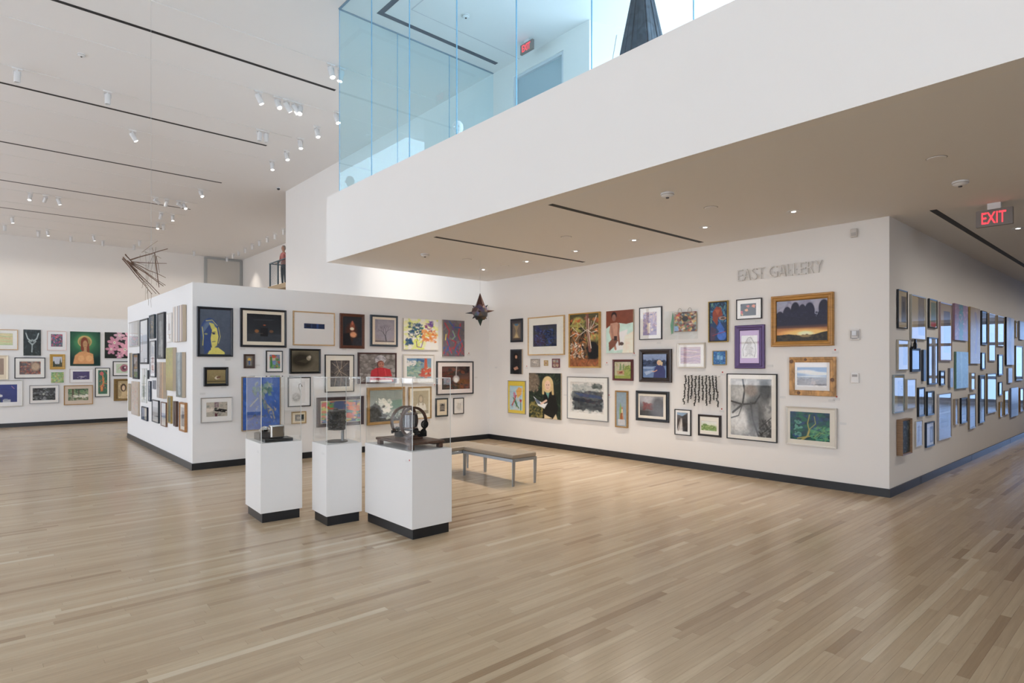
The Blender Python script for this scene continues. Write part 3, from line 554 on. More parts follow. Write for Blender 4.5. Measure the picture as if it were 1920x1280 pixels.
('face_on_blue_print', 'P', 2.763, 1.764, 0.526, 0.782, '1b2028', 0.0382, 0.04, '', None, '', (69, 92), 'g 4c5666 465062/e .32 .5 .3 .3 31497e .1/e .32 .52 .24 .25 5a6e8c .3/p c9bf52 .42 .35 .55 .42 .6 .6 .55 .8 .4 .88 .35 .65/p c9bf52 .35 .85 .6 .85 .8 .95 .8 1 .25 1/p 2f4578 .1 .55 .3 .35 .42 .35 .35 .65 .36 .9 .15 1/p b8b250 .3 .3 .45 .32 .5 .42 .38 .45/l .02 1f2f5c .38 .52 .5 .5/e .45 .54 .05 .018 1f2f5c/e .2 .55 .05 .018 8c9468/l .018 1f2f5c .4 .72 .5 .71/l .02 c9bf52 .08 .4 .12 .6 .1 .8/l .015 c9bf52 .6 .4 .66 .6 .6 .75/l .015 c9bf52 .2 .26 .4 .24 .56 .36/n .12 14', 'black-framed blue and yellow print of a staring face, partition corner'),
('night_garage_photograph', 'P', 3.514, 1.926, 0.749, 0.635, '191c22', 0.0355, 0.04, 'e0d6c4', (0.139, 0.134, 0.112, 0.147), 'g', (88, 71), 'g 1f232a 343a42/b 0 .72 1 1 3a4048/l .02 4a5058 .2 .22 .75 .2/e .28 .62 .06 .06 8a5a30 .4/e .7 .62 .06 .05 6a4a34 .4/e .5 .4 .04 .02 a05030 .3/b .38 .5 .6 .8 1a1d22/l .02 5a5450 .2 .7 .45 .7/n .15 10', 'dark night photograph in cream mat with black frame, top row'),
('strip_photograph', 'P', 4.384, 1.972, 0.759, 0.593, 'b89a74', 0.02, 0.035, 'dcdad8', (0.256, 0.352, 0.25, 0.5), 'g', (80, 63), 'g 1f2c4c 26365a/b .35 0 .38 1 3a5078/b .6 0 .7 1 2f4c84/b .1 .3 .3 .7 1a2238/n .2 6', 'tiny dark horizontal strip in a huge white mat and wood frame'),
('gold_still_life', 'P', 3.282, 1.578, 0.174, 0.231, '3c2a26', 0.0279, 0.03, '', None, '', (22, 26), 'g 6a6258 504c48/b .2 .1 .8 .9 7a756e/e .5 .35 .22 .14 c8a03c/p 3c5c8c .4 .45 .6 .45 .58 .85 .42 .85/n .2 7', 'very small painting of a yellow flower in dark brown frame'),
('green_portrait_print', 'P', 3.69, 1.507, 0.279, 0.365, '22262c', 0.0167, 0.03, 'e2e0de', (0.217, 0.187, 0.157, 0.177), 'g', (33, 41), 'g 8a9cae 6a9a58/d 60 .13 3c8a3c,8a5ab0,4a78b8,c84a3c,5aa048/e .35 .3 .2 .15 c8b4a0/p 7090c0 .25 .45 .6 .4 .55 .75 .3 .7/p 3c8a3c .1 .2 .25 .15 .25 .8 .1 .9/e .4 .15 .2 .1 c8553c/n .15 8', 'small bright green and violet print in white mat, black frame'),
('resting_bird_painting', 'P', 4.22, 1.48, 0.555, 0.432, '17191b', 0.0371, 0.04, '', None, 'k2', (60, 46), 'g 5a5448 6a6252/b .0 .0 1 1 5f5848/e .35 .45 .4 .35 2c281f .6/e .62 .36 .08 .11 8c8470 .3/e .66 .3 .05 .07 b0aa9c .3/p 3c372b .2 .5 .5 .4 .66 .5 .5 .6/l .015 a0936a .01 .02 .99 .02 .99 .98 .01 .98 .01 .02/n .12 10', 'dim brown bird painting in a black frame with gold line, middle row'),
('bird_nest_painting', 'P', 2.776, 1.298, 0.358, 0.3, '15181c', 0.0427, 0.04, '', None, 'k2', (47, 35), 'g 8c7c52 77683f/p c8bca4 .4 .6 .5 .45 .65 .48 .68 .65 .5 .72/p 6a4a38 .5 .5 .75 .45 .7 .62 .55 .65/l .03 a89868 .3 .45 .4 .55/b 0 .8 1 .86 4a402c/l .012 b09a58 .02 .03 .98 .03 .98 .97 .02 .97 .02 .03/n .12 8', 'small golden bird painting in thick black frame under the blue face'),
('black_shape_collage', 'P', 2.788, 0.725, 0.468, 0.393, '9c9a98', 0.0135, 0.03, 'e2e0dd', (0.174, 0.195, 0.165, 0.232), 'g', (61, 46), 'g b8b0a0 a8a294/p 1e2022 .38 .35 .62 .45 .98 .55 .95 .75 .5 .65 .38 .6/b .38 0 .58 .35 8a6f78/b .4 .72 .52 1 5f2f3c/p d8cec0 0 .4 .35 .45 .35 .6 0 .7/d 20 .08 8a8c84,c8bcb0,605c58/n .15 8', 'small collage with black bird-like shape in white mat near the corner'),
('blue_tree_painting', 'P', 3.474, 0.554, 0.625, 0.885, '8f7a5c', 0.0141, 0.05, '', None, '', (74, 100), 'g 2c5cae 2a5ab0/d 70 .08 2f62b8,3a6abc,2656a0/l .06 5a7880 .5 .15 .52 .4 .6 .6/d 40 .07 4c7c6c,6a8c84,38605c,8c9a8c .28 .12 .8 .35/l .04 8a8c88 .5 .35 .6 .5 .8 .65 .85 .8/l .035 7a8084 .45 .35 .5 .6 .48 .9/l .03 98988c .4 .4 .2 .55/l .03 6a7078 .6 .45 .7 .7/d 40 .04 a09c8c,5a6878,3a5a7c .2 .4 .9 .9/n .1 10', 'large vivid blue painting of a leaning tree behind the left vitrine'),
('swan_drawing', 'P', 4.118, 0.909, 0.4, 0.51, '20262c', 0.0172, 0.03, 'e4e3e1', (0.159, 0.154, 0.236, 0.133), 'g', (44, 55), 'g e0dfdd dfdedc/e .34 .74 .3 .2 a8a7a5 .5/e .3 .7 .2 .12 c8c7c5 .5/l .07 8a8a88 .55 .78 .68 .62 .62 .45 .52 .3 .54 .14 .66 .1 .72 .18/l .03 c8c8c6 .56 .76 .67 .6 .61 .45 .52 .3/l .03 4a4a4a .7 .16 .78 .24/d 30 .05 8c8c8a,b4b4b2 .1 .6 .5 .9/l .02 4a4a4a .7 .2 .75 .25/n .08 12', 'pencil drawing of a swan in white mat and thin black frame'),
('small_gold_photograph', 'P', 4.109, 0.616, 0.255, 0.209, 'a08454', 0.0172, 0.03, 'ddd2b8', (0.232, 0.259, 0.15, 0.2), 'g', (28, 23), 'g 6a6a68 4a4c4e/e .4 .5 .22 .2 a8a090 .4/b .7 0 1 1 23383c/b 0 .75 1 1 8a8880/n .15 7', 'tiny old photograph in cream mat and gold frame, lowest on the left'),
('dark_interior_painting', 'P', 5.106, 1.933, 0.484, 0.638, '553124', 0.0542, 0.04, '', None, '', (48, 65), 'g 2b2f36 23262c/e .45 .55 .3 .3 4a2c24 .6/e .5 .35 .12 .16 8a4a34 .5/e .48 .42 .1 .05 e0d0b8 .4/e .55 .62 .16 .09 d8946a .5/p 1c1e24 0 .6 .35 .55 .45 .9 .4 1 0 1/p 2f3038 .55 .75 1 .7 1 1 .5 1/e .5 .22 .05 .07 b0604a .4/n .2 9', 'dark glowing red interior painting in brown frame on top row'),
('bare_tree_print', 'P', 5.767, 1.981, 0.586, 0.598, '3b4650', 0.0384, 0.04, 'ddd2c2', (0.167, 0.137, 0.121, 0.143), 'g', (53, 58), 'g 8a8898 a89a8c/e .5 .5 .6 .5 9a94a0 .5/T .58 1 .95 2e2a30/b 0 .93 1 1 6a6468/n .12 10', 'print of a bare tree in cream mat with slate grey frame'),
('flower_bouquet_canvas', 'P', 6.597, 1.932, 0.816, 0.617, '', 0.0, 0.035, '', None, '', (66, 58), 'g e2e3d2 dfe0d8/d 40 .1 cdd96a,e4e8b0,d4dd80 0 0 1 .6/d 20 .09 d0da60 0 .7 .6 1/d 70 .05 1f4a78,2a5c8c,1c3c68,2f6a70 .15 .15 .55 .6/d 30 .05 24507c .08 .65 .25 .85/d 60 .05 e08a34,d8702c,e8a050 .5 .35 .95 .75/d 12 .05 c84a3c,8a3c7c .62 .15 .8 .4/l .03 6a3c8c .36 .72 .38 .9 .5 .92 .55 .72/l .02 5a8c3c .45 .7 .5 .4/l .02 2f6a50 .4 .7 .3 .4/d 10 .06 6a4a9c .7 .05 .85 .25/n .06 10', 'unframed white canvas of blue and orange flowers in a vase'),
('curling_abstract_canvas', 'P', 7.403, 1.806, 0.557, 0.758, '', 0.0, 0.035, '', None, '', (42, 68), 'g 6a6468 605c64/d 60 .1 7a7478,56606c,6a5a70/l .05 a83c48 .1 .1 .3 .3 .2 .6 .4 .9/l .05 b04450 .8 .1 .7 .4 .9 .7 .7 .95/l .05 3c5a98 .3 .05 .5 .2 .8 .2/l .04 3c5a98 .1 .9 .3 .7 .2 .5/l .04 6a4a88 .5 .1 .45 .4 .6 .5/l .04 7ca088 .45 .3 .55 .45 .4 .55/l .03 d8c04c .15 .4 .12 .55/l .04 a83c48 .4 .55 .6 .6 .5 .8/l .03 4a60a0 .6 .9 .6 .75 .9 .55/d 30 .06 a83c48,3c5a98 0 .75 1 1/n .15 10', 'unframed grey canvas with curling red and blue lines'),
('twig_photograph', 'P', 4.861, 1.137, 0.563, 0.68, '22262b', 0.017, 0.03, 'e0dcd2', (0.187, 0.155, 0.157, 0.15), 'g', (56, 70), 'g 4f4a4c 5c5854/d 80 .06 6a6264,3c3a3c,787068/l .02 b0a08c .1 .1 .4 .3 .6 .6 .5 1/l .02 a09080 .9 .1 .5 .35 .2 .5/l .018 b8a890 .3 0 .45 .4 .9 .6/l .018 988878 0 .7 .4 .6 .8 .9/l .018 c0b098 .6 0 .55 .3 .3 .6 .2 1/n .25 12', 'brown tangled twigs photograph in cream mat and thin black frame'),
('red_jacket_painting', 'P', 5.625, 1.282, 0.811, 0.58, '3a2225', 0.0279, 0.04, '', None, '', (74, 57), 'g 75706e 6a6664/d 80 .08 8a8684,5c5856,989492/p b02430 .28 1 .32 .6 .45 .5 .62 .48 .85 .55 .95 1/p d8d4d0 .3 .93 .9 .93 .9 1 .3 1/l .04 8c1c28 .5 .55 .52 .95/l .03 d0404a .7 .55 .75 .9/e .58 .2 .15 .15 b4b2ba/d 20 .05 a8a6ac,74727a .46 .1 .7 .25/e .58 .36 .1 .13 7a4a40/e .6 .38 .08 .1 a86c5a/l .03 2c2428 .48 .3 .5 .5/e .57 .36 .015 .015 241a1a/e .64 .36 .015 .015 241a1a/l .015 6a2c2c .57 .44 .64 .44/n .1 12', 'painting of a person in red coat and grey knit hat, brown frame'),
('orange_tower_print', 'P', 6.552, 1.27, 0.728, 0.568, 'c8c4bc', 0.0214, 0.03, 'e6e4e0', (0.117, 0.139, 0.097, 0.21), 'g', (60, 53), 'g 6a94bc 8aa898/p 3c6c9c .4 0 .75 .1 .6 .35 .4 .2/d 60 .09 6a9c84,8ab0a0,5a8c94,a8b8a0 0 .2 .7 1/p c8604a .72 0 .82 0 .84 .6 .7 .6/p c85040 .6 .6 1 .55 1 1 .55 1/d 30 .08 d8603c,b04838,a8c0a8 .5 .5 1 1/d 15 .08 f0f0ec 0 .1 .4 .4/n .12 9', 'bright print of an orange tower against blue sky, white frame'),
('red_waterfall_photograph', 'P', 7.449, 1.007, 0.946, 0.698, '23262b', 0.0253, 0.04, 'dcd4d2', (0.14, 0.157, 0.097, 0.159), 'g', (70, 62), 'g 3a2a28 2c2422/e .2 .3 .3 .3 5a2c22 .6/e .8 .7 .3 .3 6a3c28 .6/d 50 .09 5a2820,2c3028,7a4028,1f1c1c/l .05 a8a4a4 .52 0 .5 .3 .5 .6/e .5 .55 .11 .14 b8b4b4 .5/e .5 .6 .07 .1 e0dedc .5/n .18 10', 'white orb of light on a dark red ground, black frame, white mat'),
('colourful_market_print', 'P', 4.879, 0.525, 0.9, 0.527, '35282e', 0.0631, 0.05, 'ddd6c0', (0.09, 0.143, 0.047, 0.12), 'g', (90, 54), 'g 3c5c84 34507c/d 150 .08 d8b83c,c84a3c,4c9a4c,d87840,3c6c9c,c8607c,7ab0a0,28406c/d 40 .09 e0c040,4ca050,c84438 0 0 .4 .6/e .7 .7 .09 .13 c8604c/e .45 .2 .15 .3 2f4c80 .4/d 20 .06 d8743c .7 .1 1 .5/n .12 10', 'busy multicoloured print in dark plum frame behind the middle vitrine'),
('breaking_wave_painting', 'P', 5.81, 0.495, 0.817, 0.708, '9c7b48', 0.0539, 0.05, '', None, '', (73, 69), 'g 84908c 8a9690/p 64887c .5 .35 1 .32 1 .6 .5 .62/p dcdcd0 .25 .55 .3 .35 .42 .25 .5 .35 .62 .5 .6 .7 .4 .75/d 40 .06 e4e4d8,c0c8c0 .2 .3 .65 .75/p 3c4042 0 .6 .15 .4 .3 .5 .4 .75 .7 .85 1 .8 1 1 0 1/d 50 .07 2c3032,54585a,444848 0 .5 .45 1/d 30 .06 a8b4ac,5a6a68 .5 .7 1 .9/n .1 12', 'gold-framed seascape with a white wave breaking on dark rocks'),
('sepia_portrait', 'P', 6.575, 0.542, 0.531, 0.649, 'a08050', 0.0268, 0.04, 'e2dccb', (0.203, 0.128, 0.126, 0.161), 'g', (44, 60), 'g b8ab8c b0a484/p d8d4c8 .1 1 .2 .6 .38 .48 .62 .48 .8 .6 .9 1/e .5 .35 .16 .18 a0947a/e .5 .36 .1 .13 c8b698/l .08 a0947a .36 .4 .36 .6/l .08 a0947a .64 .4 .64 .6/b 0 .85 1 1 8c8264/n .1 10', 'sepia portrait of a long-haired figure in white, gilt frame'),
('tiny_building_print', 'P', 7.108, 0.56, 0.309, 0.382, '2b3438', 0.0303, 0.03, 'ddd0b8', (0.309, 0.26, 0.237, 0.278), 'g', (25, 35), 'g c8bcaa c0b4a4/m 5a5450 .1 .1 .9 .9 .15/p 3c3a38 .2 .3 .5 .1 .8 .3 .7 .35 .3 .35/b .3 .4 .7 .7 7a7470/b .15 .8 .9 .95 4a4846/n .15 8', 'tiny dark sketch in tan mat and dark frame, lower right'),
('faint_sketch', 'P', 7.537, 0.592, 0.268, 0.34, '2c2e30', 0.0169, 0.03, '', None, 'g', (21, 30), 'g dedbd6 dcd9d4/m c4c1bc .3 .3 .8 .8 .15/l .02 a8a5a0 .4 .5 .5 .3 .7 .4 .6 .7 .4 .6', 'tiny faint white sketch in thin black frame, furthest right'),
('grey_stripe_print', 'L', 14.865, 2.016, 1.081, 0.537, 'b4b2ae', 0.0152, 0.03, '', None, 'g', (21, 47), 'h c8c8cc 8a8a84/b .1 .05 .25 .95 d8dce0/b .3 0 .42 1 b0b4b8/b .55 0 .62 1 a0a09c/b .75 0 .8 1 b8b4ac', 'grey striped print in silver frame at the far top corner'),  # grey stripes and a glass reflection painted together
('winter_shore_print', 'L', 13.79, 1.647, 0.774, 0.899, '1f242c', 0.0342, 0.03, 'dfe0e2', None, 'g', (18, 84), 'g d8dce4 c4ccd8/b 0 .35 1 .5 9cacc0/b 0 .5 1 .56 6a7888/g3 .56 1 c8ccd4 b8bcc4/n .06 6', 'tall pale wintry shore print in heavy black frame'),
('yellow_night_painting', 'L', 12.991, 2.129, 0.438, 0.449, '26323a', 0.0244, 0.04, '', None, '', (14, 44), 'g 4a4e50 3c4244/d 50 .13 c8a43c,8a7ca0,5c6468,a89050,3a3c44 0 0 1 .8/n .2 7', 'small yellow and violet painting in dark teal frame, top row'),
('dark_smoke_painting', 'L', 12.248, 1.74, 0.558, 0.83, '22242a', 0.0206, 0.04, '', None, '', (18, 86), 'g 4c4e50 3e4042/l .1 7a7c7c .3 .9 .5 .5 .4 .2/l .06 8c8c88 .6 .95 .6 .6/d 40 .09 34363a,606264,706c64/n .25 9', 'tall smoky dark grey painting in black frame on the partition side'),
('pale_figure_print', 'L', 11.667, 2.024, 0.321, 0.505, 'd0cdc8', 0.0123, 0.02, '', None, 'g', (11, 54), 'g d8d8d8 d2d2d2/b .35 .35 .6 .6 a08c88/b .45 .75 .7 .9 8c6a58', 'narrow white print with a small brown figure beside the striped canvas'),
('striped_canvas', 'L', 10.88, 2.01, 0.637, 0.584, '', 0.0, 0.035, '', None, 'D', (25, 66), 'h b8a898 9a8c80/b .08 0 .16 1 d8ccc0/b .2 0 .26 1 7a8494/b .3 0 .42 1 d8d4cc/b .42 0 .5 1 8a7c78/b .55 0 .62 1 b8bcc4/b .62 0 .68 1 5a6478/b .72 0 .84 1 c8b8a8/b .84 0 .9 1 8a7068', 'deep canvas of vertical beige, grey and blue stripes'),
('narrow_dark_panel', 'L', 15.233, 1.357, 0.142, 0.529, '', 0.0, 0.035, '', None, '', (5, 45), 'g 4a5c58 5c4c44/d 20 .2 3a6a6c,8a4c40,6a7470', 'slim dark panel at the far edge of the partition side'),
('maroon_portrait', 'L', 14.595, 1.333, 0.542, 0.535, '1f2226', 0.0329, 0.04, '', None, 'g', (14, 47), 'g 6a5450 5a4844/e .5 .4 .25 .2 a89488 .4/p 34282a .2 .6 .8 .6 .9 1 .1 1/n .2 7', 'maroon portrait in a thick black frame'),
('three_scene_print', 'L', 12.974, 1.396, 0.452, 0.693, '262c34', 0.0162, 0.03, '', None, 'g', (13, 68), 'g dddde0 d4d4d8/b .3 .15 .7 .35 c8ccd4/b .25 .45 .75 .6 9c7c78/b .3 .68 .7 .82 a87068', 'narrow framed sheet with small red prints stacked on white'),
('yellow_field_canvas', 'L', 11.469, 1.196, 0.502, 0.729, '', 0.0, 0.035, '', None, 'D', (20, 79), 'g 8a8c4c a89440/d 60 .1 9a9a50,b0a048,7a8448,a88c3c/g3 .7 1 a08c40 8a7c40/n .1 8', 'unframed yellow-green canvas above the small frames'),
('grey_waterfall_canvas', 'L', 10.8, 1.11, 0.389, 0.727, '', 0.0, 0.035, '', None, 'D', (18, 83), 'g 5c686c 5a6058/l .12 8c989c .5 0 .45 .4 .55 .9/d 50 .1 4a5a62,78847c,3c4a50/n .2 8', 'unframed blue-grey canvas next to the corner, middle row'),
('botanical_drawing', 'L', 13.833, 0.876, 0.486, 0.686, 'c4c8c4', 0.0142, 0.02, '', None, 'g', (11, 64), 'g dcdedc d4d8d4/l .05 7a8c6c .5 .9 .45 .5 .6 .2/d 14 .1 c8907c,8aa07c .3 .2 .7 .5', 'slim botanical drawing with white ground and pale frame'),
('small_dark_square', 'L', 13.387, 1.356, 0.019, 0.172, '2c3036', 0.0055, 0.03, '', None, '', (4, 16), 'g 34383c 2c3034', 'tiny dark panel wedged between the two pale prints'),
('brown_cliff_painting', 'L', 12.181, 1.036, 0.511, 0.644, '', 0.0, 0.035, '', None, 'D', (19, 67), 'h 706a66 a8845c/l .12 989490 .3 0 .35 .5 .2 1/d 40 .1 605c58,8c8078,7a6c60 0 0 .8 1/b .85 0 1 1 b89464/n .15 8', 'brown and grey painted cliff canvas left of the yellow canvas'),
('slate_plaque', 'L', 12.897, 1.173, 0.203, 0.166, '8c8e94', 0.0107, 0.02, '', None, '', (7, 16), 'g 6a6c74 5c6068/d 10 .2 8a8c94,4c5058', 'tiny slate coloured plaque beside the cliff painting'),
('narrow_window_print', 'L', 13.25, 0.926, 0.16, 0.392, '2a3440', 0.0192, 0.03, '', None, 'g', (7, 38), 'g b8bcc0 a8acb0/b .2 .4 .8 .6 8a9098', 'slim pale print in dark blue frame over the small blue picture'),
('tan_edge_canvas', 'L', 15.367, 0.62, 0.146, 0.599, '', 0.0, 0.035, '', None, '', (5, 51), 'g a89878 8a8468/d 20 .2 b8a888,706c58', "slim tan canvas at the partition's far end"),
('red_dot_canvas', 'L', 14.699, 0.572, 0.749, 0.706, '', 0.0, 0.035, '', None, '', (16, 62), 'g b8a898 b0a498/d 90 .08 b85a4c,8a9ca8,c8b49c,a8705c,7c8c84', 'canvas covered in small red and grey dots'),
('blue_night_picture', 'L', 13.736, 0.527, 0.534, 0.269, '1c2638', 0.0198, 0.03, '', None, 'g', (14, 25), 'g 2c4468 34507c/b .5 0 1 1 b8b09c/d 10 .15 5a7ca0 0 0 .5 1', 'small blue picture in navy frame, lowest row'),
('reflection_print', 'L', 12.736, 0.558, 0.545, 0.418, '23262c', 0.0186, 0.03, '', None, 'g', (15, 42), 'g c8ccd4 d0d0cc/b 0 .55 1 .75 6a6664/g3 .3 .55 a8b0b8 8c9094', 'white print with painted reflection band in black frame, lowest row'),  # grey bands are a glass reflection painted onto the white sheet
('brown_edge_print', 'L', 12.057, 0.54, 0.392, 0.428, '6a4c38', 0.0152, 0.03, '', None, 'g', (13, 45), 'g ccd0d8 ccc8c0/b 0 .45 1 .65 8a98b4', 'white and blue print in thin brown frame, lowest row'),
('gilt_forest_picture', 'L', 11.611, 0.628, 0.25, 0.469, '9a8248', 0.0221, 0.03, '', None, '', (10, 51), 'g 5c5c44 4c5040/d 30 .13 7a7450,3a4434,8c8860', 'small dark forest picture in gilt frame'),
('brown_panel_picture', 'L', 11.176, 0.607, 0.166, 0.421, '4a3428', 0.0191, 0.04, '', None, '', (10, 47), 'g 6a5c54 504844/d 20 .15 8a7c70,3c3834', 'narrow brown picture second from the corner, lowest row'),
('gold_matted_drawing', 'L', 10.691, 0.563, 0.365, 0.468, '9a6c3c', 0.0321, 0.04, 'dcd6cc', None, 'gM', (16, 54), 'g a8a09c 8a8480/b .2 .2 .8 .6 6a6468', 'small grey drawing in white mat and wide honey wood frame'),
('pale_orchard_painting', 'D', 0.465, 2.013, 0.488, 0.528, 'b89468', 0.0174, 0.03, 'e2e0dc', (0.229, 0.195, 0.215, 0.231), 'g', (46, 38), 'g d8c890 b8cc98/s 8 d8b888,c8d098,e0c8a0,a8c090,d89c80/n .1 8', 'pale yellow orchard picture in wood frame, cut by the left edge'),
('antler_painting', 'D', 1.0, 1.869, 0.365, 0.687, '', 0.0, 0.035, '', None, '', (33, 49), 'g 2c3438 28302f/d 50 .09 3c484a,1f2628/l .05 a8b4b4 .15 .15 .25 .35 .45 .45/l .05 a8b4b4 .85 .15 .75 .35 .55 .45/l .06 8c9898 .3 .45 .5 .4 .7 .45 .5 .58 .3 .45/l .05 98a4a4 .5 .55 .48 .85/n .2 9', 'unframed dark canvas with pale antlers'),
('flower_border_print', 'D', 1.519, 2.012, 0.417, 0.526, 'cdb4ac', 0.0156, 0.02, 'e2e0e2', (0.206, 0.163, 0.197, 0.2), 'g', (36, 36), 'g 3c5058 4a5a64/d 90 .09 a83c6c,3c8a7c,5a4c9c,c84c5c,2c6c8c,d88ca0/n .15 9', 'small floral print in white mat and pale pink frame'),
('halo_woman_painting', 'D', 2.153, 1.595, 0.688, 0.946, '', 0.0, 0.035, '', None, '', (57, 64), 'g 173f36 102c2a/e .48 .35 .5 .35 2a6644 .8/e .48 .3 .28 .2 468a54 .8/e .48 .29 .23 .17 b89c58/e .48 .31 .19 .14 8a7c44/p c88c54 .1 .95 .16 .7 .3 .6 .45 .56 .6 .6 .75 .65 .78 .9 .75 1 .1 1/e .47 .33 .12 .17 7c3c28/p 7c3c28 .36 .35 .62 .35 .64 .6 .58 .6 .5 .5 .42 .58 .34 .52/e .49 .37 .075 .11 b08458/b .45 .44 .54 .58 b08458/e .36 .78 .1 .09 d49c64/e .62 .78 .11 .09 d49c64/l .008 6a4430 .46 .43 .52 .43/e .46 .36 .012 .008 3a2418/e .52 .36 .012 .008 3a2418/g3 .94 1 123430 123430/n .1 12', 'unframed dark green painting of a red-haired woman with a halo'),
('pink_flowers_painting', 'D', 2.991, 1.811, 0.787, 0.736, '', 0.0, 0.035, '', None, '', (61, 48), 'g 242c28 1c2420/f .62 .65 .22 d898a8/f .3 .4 .2 d08ca0/f .75 .2 .2 e0a4b4/f .2 .65 .16 c8849c/f .45 .12 .16 d8a8b8/f .95 .5 .18 d898ac/f .45 .9 .12 cc8ca4/n .1 10', 'unframed painting of large pink blossoms on black'),
('cream_framed_print', 'D', 0.367, 1.24, 0.291, 0.63, 'd0c4ae', 0.0297, 0.03, 'ddcfb8', (0.385, 0.126, 0.291, 0.206), 'g', (28, 46), 'g a08876 988070/n .1 8', 'plain brown print in cream frame at the left edge'),
('autumn_wood_print', 'D', 0.956, 1.267, 0.637, 0.55, '22252b', 0.0203, 0.03, 'e2e0dc', (0.161, 0.192, 0.156, 0.189), 'g', (58, 39), 'g 6a5854 6c5450/d 120 .07 8a3c34,3c3c48,a89484,5a4c4c,b86c50,505c68/e .75 .4 .2 .3 b89c80 .6/n .2 10', 'red-brown woodland print in white mat and black frame'),
('gold_pond_painting', 'D', 1.534, 1.503, 0.333, 0.407, 'b08c44', 0.0676, 0.04, '', None, '', (29, 28), 'g b8bcc8 a8acb4/p 3c4438 0 .5 .15 .4 .25 .7 .5 .75 .7 .7 .8 .1 .9 .6 1 .5 1 1 0 1/d 30 .08 4c4834,5c5438,2c3028 0 .7 1 1/n .1 8', 'small square landscape in wide gold frame'),
('green_garden_canvas', 'D', 1.533, 1.14, 0.273, 0.285, '', 0.0, 0.035, '', None, '', (24, 20), 'g 7c9c5c 88a064/d 60 .1 98b06c,c8907c,5c8c5c,b8bc6c,6ca48c/n .15 8', 'small unframed green garden canvas under the gold frame'),
('violet_water_print', 'D', 2.061, 1.128, 0.524, 0.387, 'c4bcb8', 0.0159, 0.02, 'e2e0e0', (0.142, 0.199, 0.143, 0.23), 'g', (44, 26), 'g 4c4070 3c3464/p b0a8b8 .35 .6 .6 .55 .75 .65 .55 .75/d 10 .08 2c2448,8c84a0 .2 .5 .8 .9/n .1 8', 'violet water print in white mat and pale frame'),
('parrot_vase_print', 'D', 2.55, 0.718, 0.352, 0.821, '23262c', 0.019, 0.03, 'e0e0d8', (0.209, 0.083, 0.183, 0.102), 'g', (28, 54), 'g 2c6a58 346850/d 60 .08 3c8c6c,1f5048,4c9c5c,c8704c/e .4 .15 .2 .08 c85c5c/l .08 d8883c .5 .25 .6 .5 .4 .7/e .4 .75 .16 .14 c84c34/e .4 .75 .08 .12 d8a03c/d 20 .08 e0b444,c85c44 .2 .3 .7 .7/n .1 8', 'tall narrow print of orange and green forms in black frame'),
('eye_print', 'D', 3.088, 1.304, 0.594, 0.42, '23262b', 0.0221, 0.03, 'e0dedc', (0.143, 0.184, 0.133, 0.197), 'g', (46, 27), 'g c0d0b0 b8ccb0/e .45 .45 .22 .4 a05c70/e .45 .45 .12 .22 5c3444/e .5 .4 .05 .1 d8c8cc/l .06 c88c98 .1 .6 .3 .2 .6 .1/n .12 8', 'green print with a pink eye shape in black frame'),
('blue_moon_print', 'D', 0.456, 0.539, 0.69, 0.681, 'b8b4ac', 0.0174, 0.03, 'e0e0e2', (0.296, 0.157, 0.159, 0.172), 'g', (66, 49), 'g 2c3c84 283878/d 10 .07 d8d8e0 0 .5 .2 .7/b .25 .85 .65 1 b0b4bc/b .3 .8 .5 .9 8c94a8/l .03 c890a8 .7 .1 .85 .25/b 0 .8 .15 1 1c3c50/n .06 8', 'deep blue night print in white mat, lower left edge'),
('black_lace_print', 'D', 1.253, 0.591, 0.626, 0.49, '8c8c8e', 0.0154, 0.03, 'e0dedc', (0.111, 0.155, 0.122, 0.178), 'g', (56, 34), 'g 383a3e 303236/d 80 .07 5c6064,202226,84888c,48504c/e .48 .5 .05 .09 a8aca4 .4/n .25 12', 'dark grey textured print in white mat and thin grey frame'),
('forest_stream_print', 'D', 1.999, 0.524, 0.654, 0.535, 'a07c4c', 0.0212, 0.03, 'c8b8a8', (0.145, 0.183, 0.163, 0.218), 'g', (55, 36), 'g 7c8868 a8a088/d 70 .08 3c6c48,2c4c38,8ca070,5c8458 0 0 1 .6/b .2 0 .28 .7 5c4c38/b .5 0 .55 .5 4c4434/d 30 .09 d8d0c0,e0dccc .3 .5 1 .8/d 30 .08 4c6c40,6c6c48 0 .75 1 1/n .15 10', 'green forest stream print in tan mat and brown frame'),
('folk_portrait', 'D', 3.099, 0.593, 0.569, 0.628, '80683c', 0.0553, 0.04, '', (0.182, 0.101, 0.157, 0.084), '', (44, 41), 'g a8946c a08c64/p c0a87c .2 1 .25 .6 .75 .6 .8 1/e .35 .38 .18 .22 4c3c30/e .36 .4 .1 .14 c8ac8c/d 12 .08 8c745c,d0b888/n .15 10', 'brown folk portrait in carved wood frame at the partition edge'),
('grey_study', 'C', 8.828, 2.101, 0.369, 0.491, '23282e', 0.0135, 0.026, 'c8bca4', (0.378, 0.156, 0.044, 0.163), 'g', (21, 71), 'g 847c74 787470/b .3 .2 .7 .6 5c5450/n .15 7', 'tall grey study in beige mat, black frame, first at the corner'),
('beige_tall_print', 'C', 9.52, 1.972, 0.668, 0.6, '9c9c94', 0.0167, 0.026, 'c0b49c', (0.478, 0.03, 0.069, 0.114), 'g', (32, 82), 'g 988c7c 8c8070/d 20 .12 b0a490,7c7468', 'wide beige glazed print second on the top row'),
('green_red_print', 'C', 10.221, 2.16, 0.401, 0.416, '202830', 0.0177, 0.026, 'c4b89c', (0.262, 0.109, 0.073, 0.04), 'g', (19, 54), 'g 7c8c6c 6c7c60/d 20 .12 8c9c7c,5c6c54,a8a48c/b 0 .8 1 1 c84c40/n .1 7', 'small green picture with red bottom edge in black frame'),
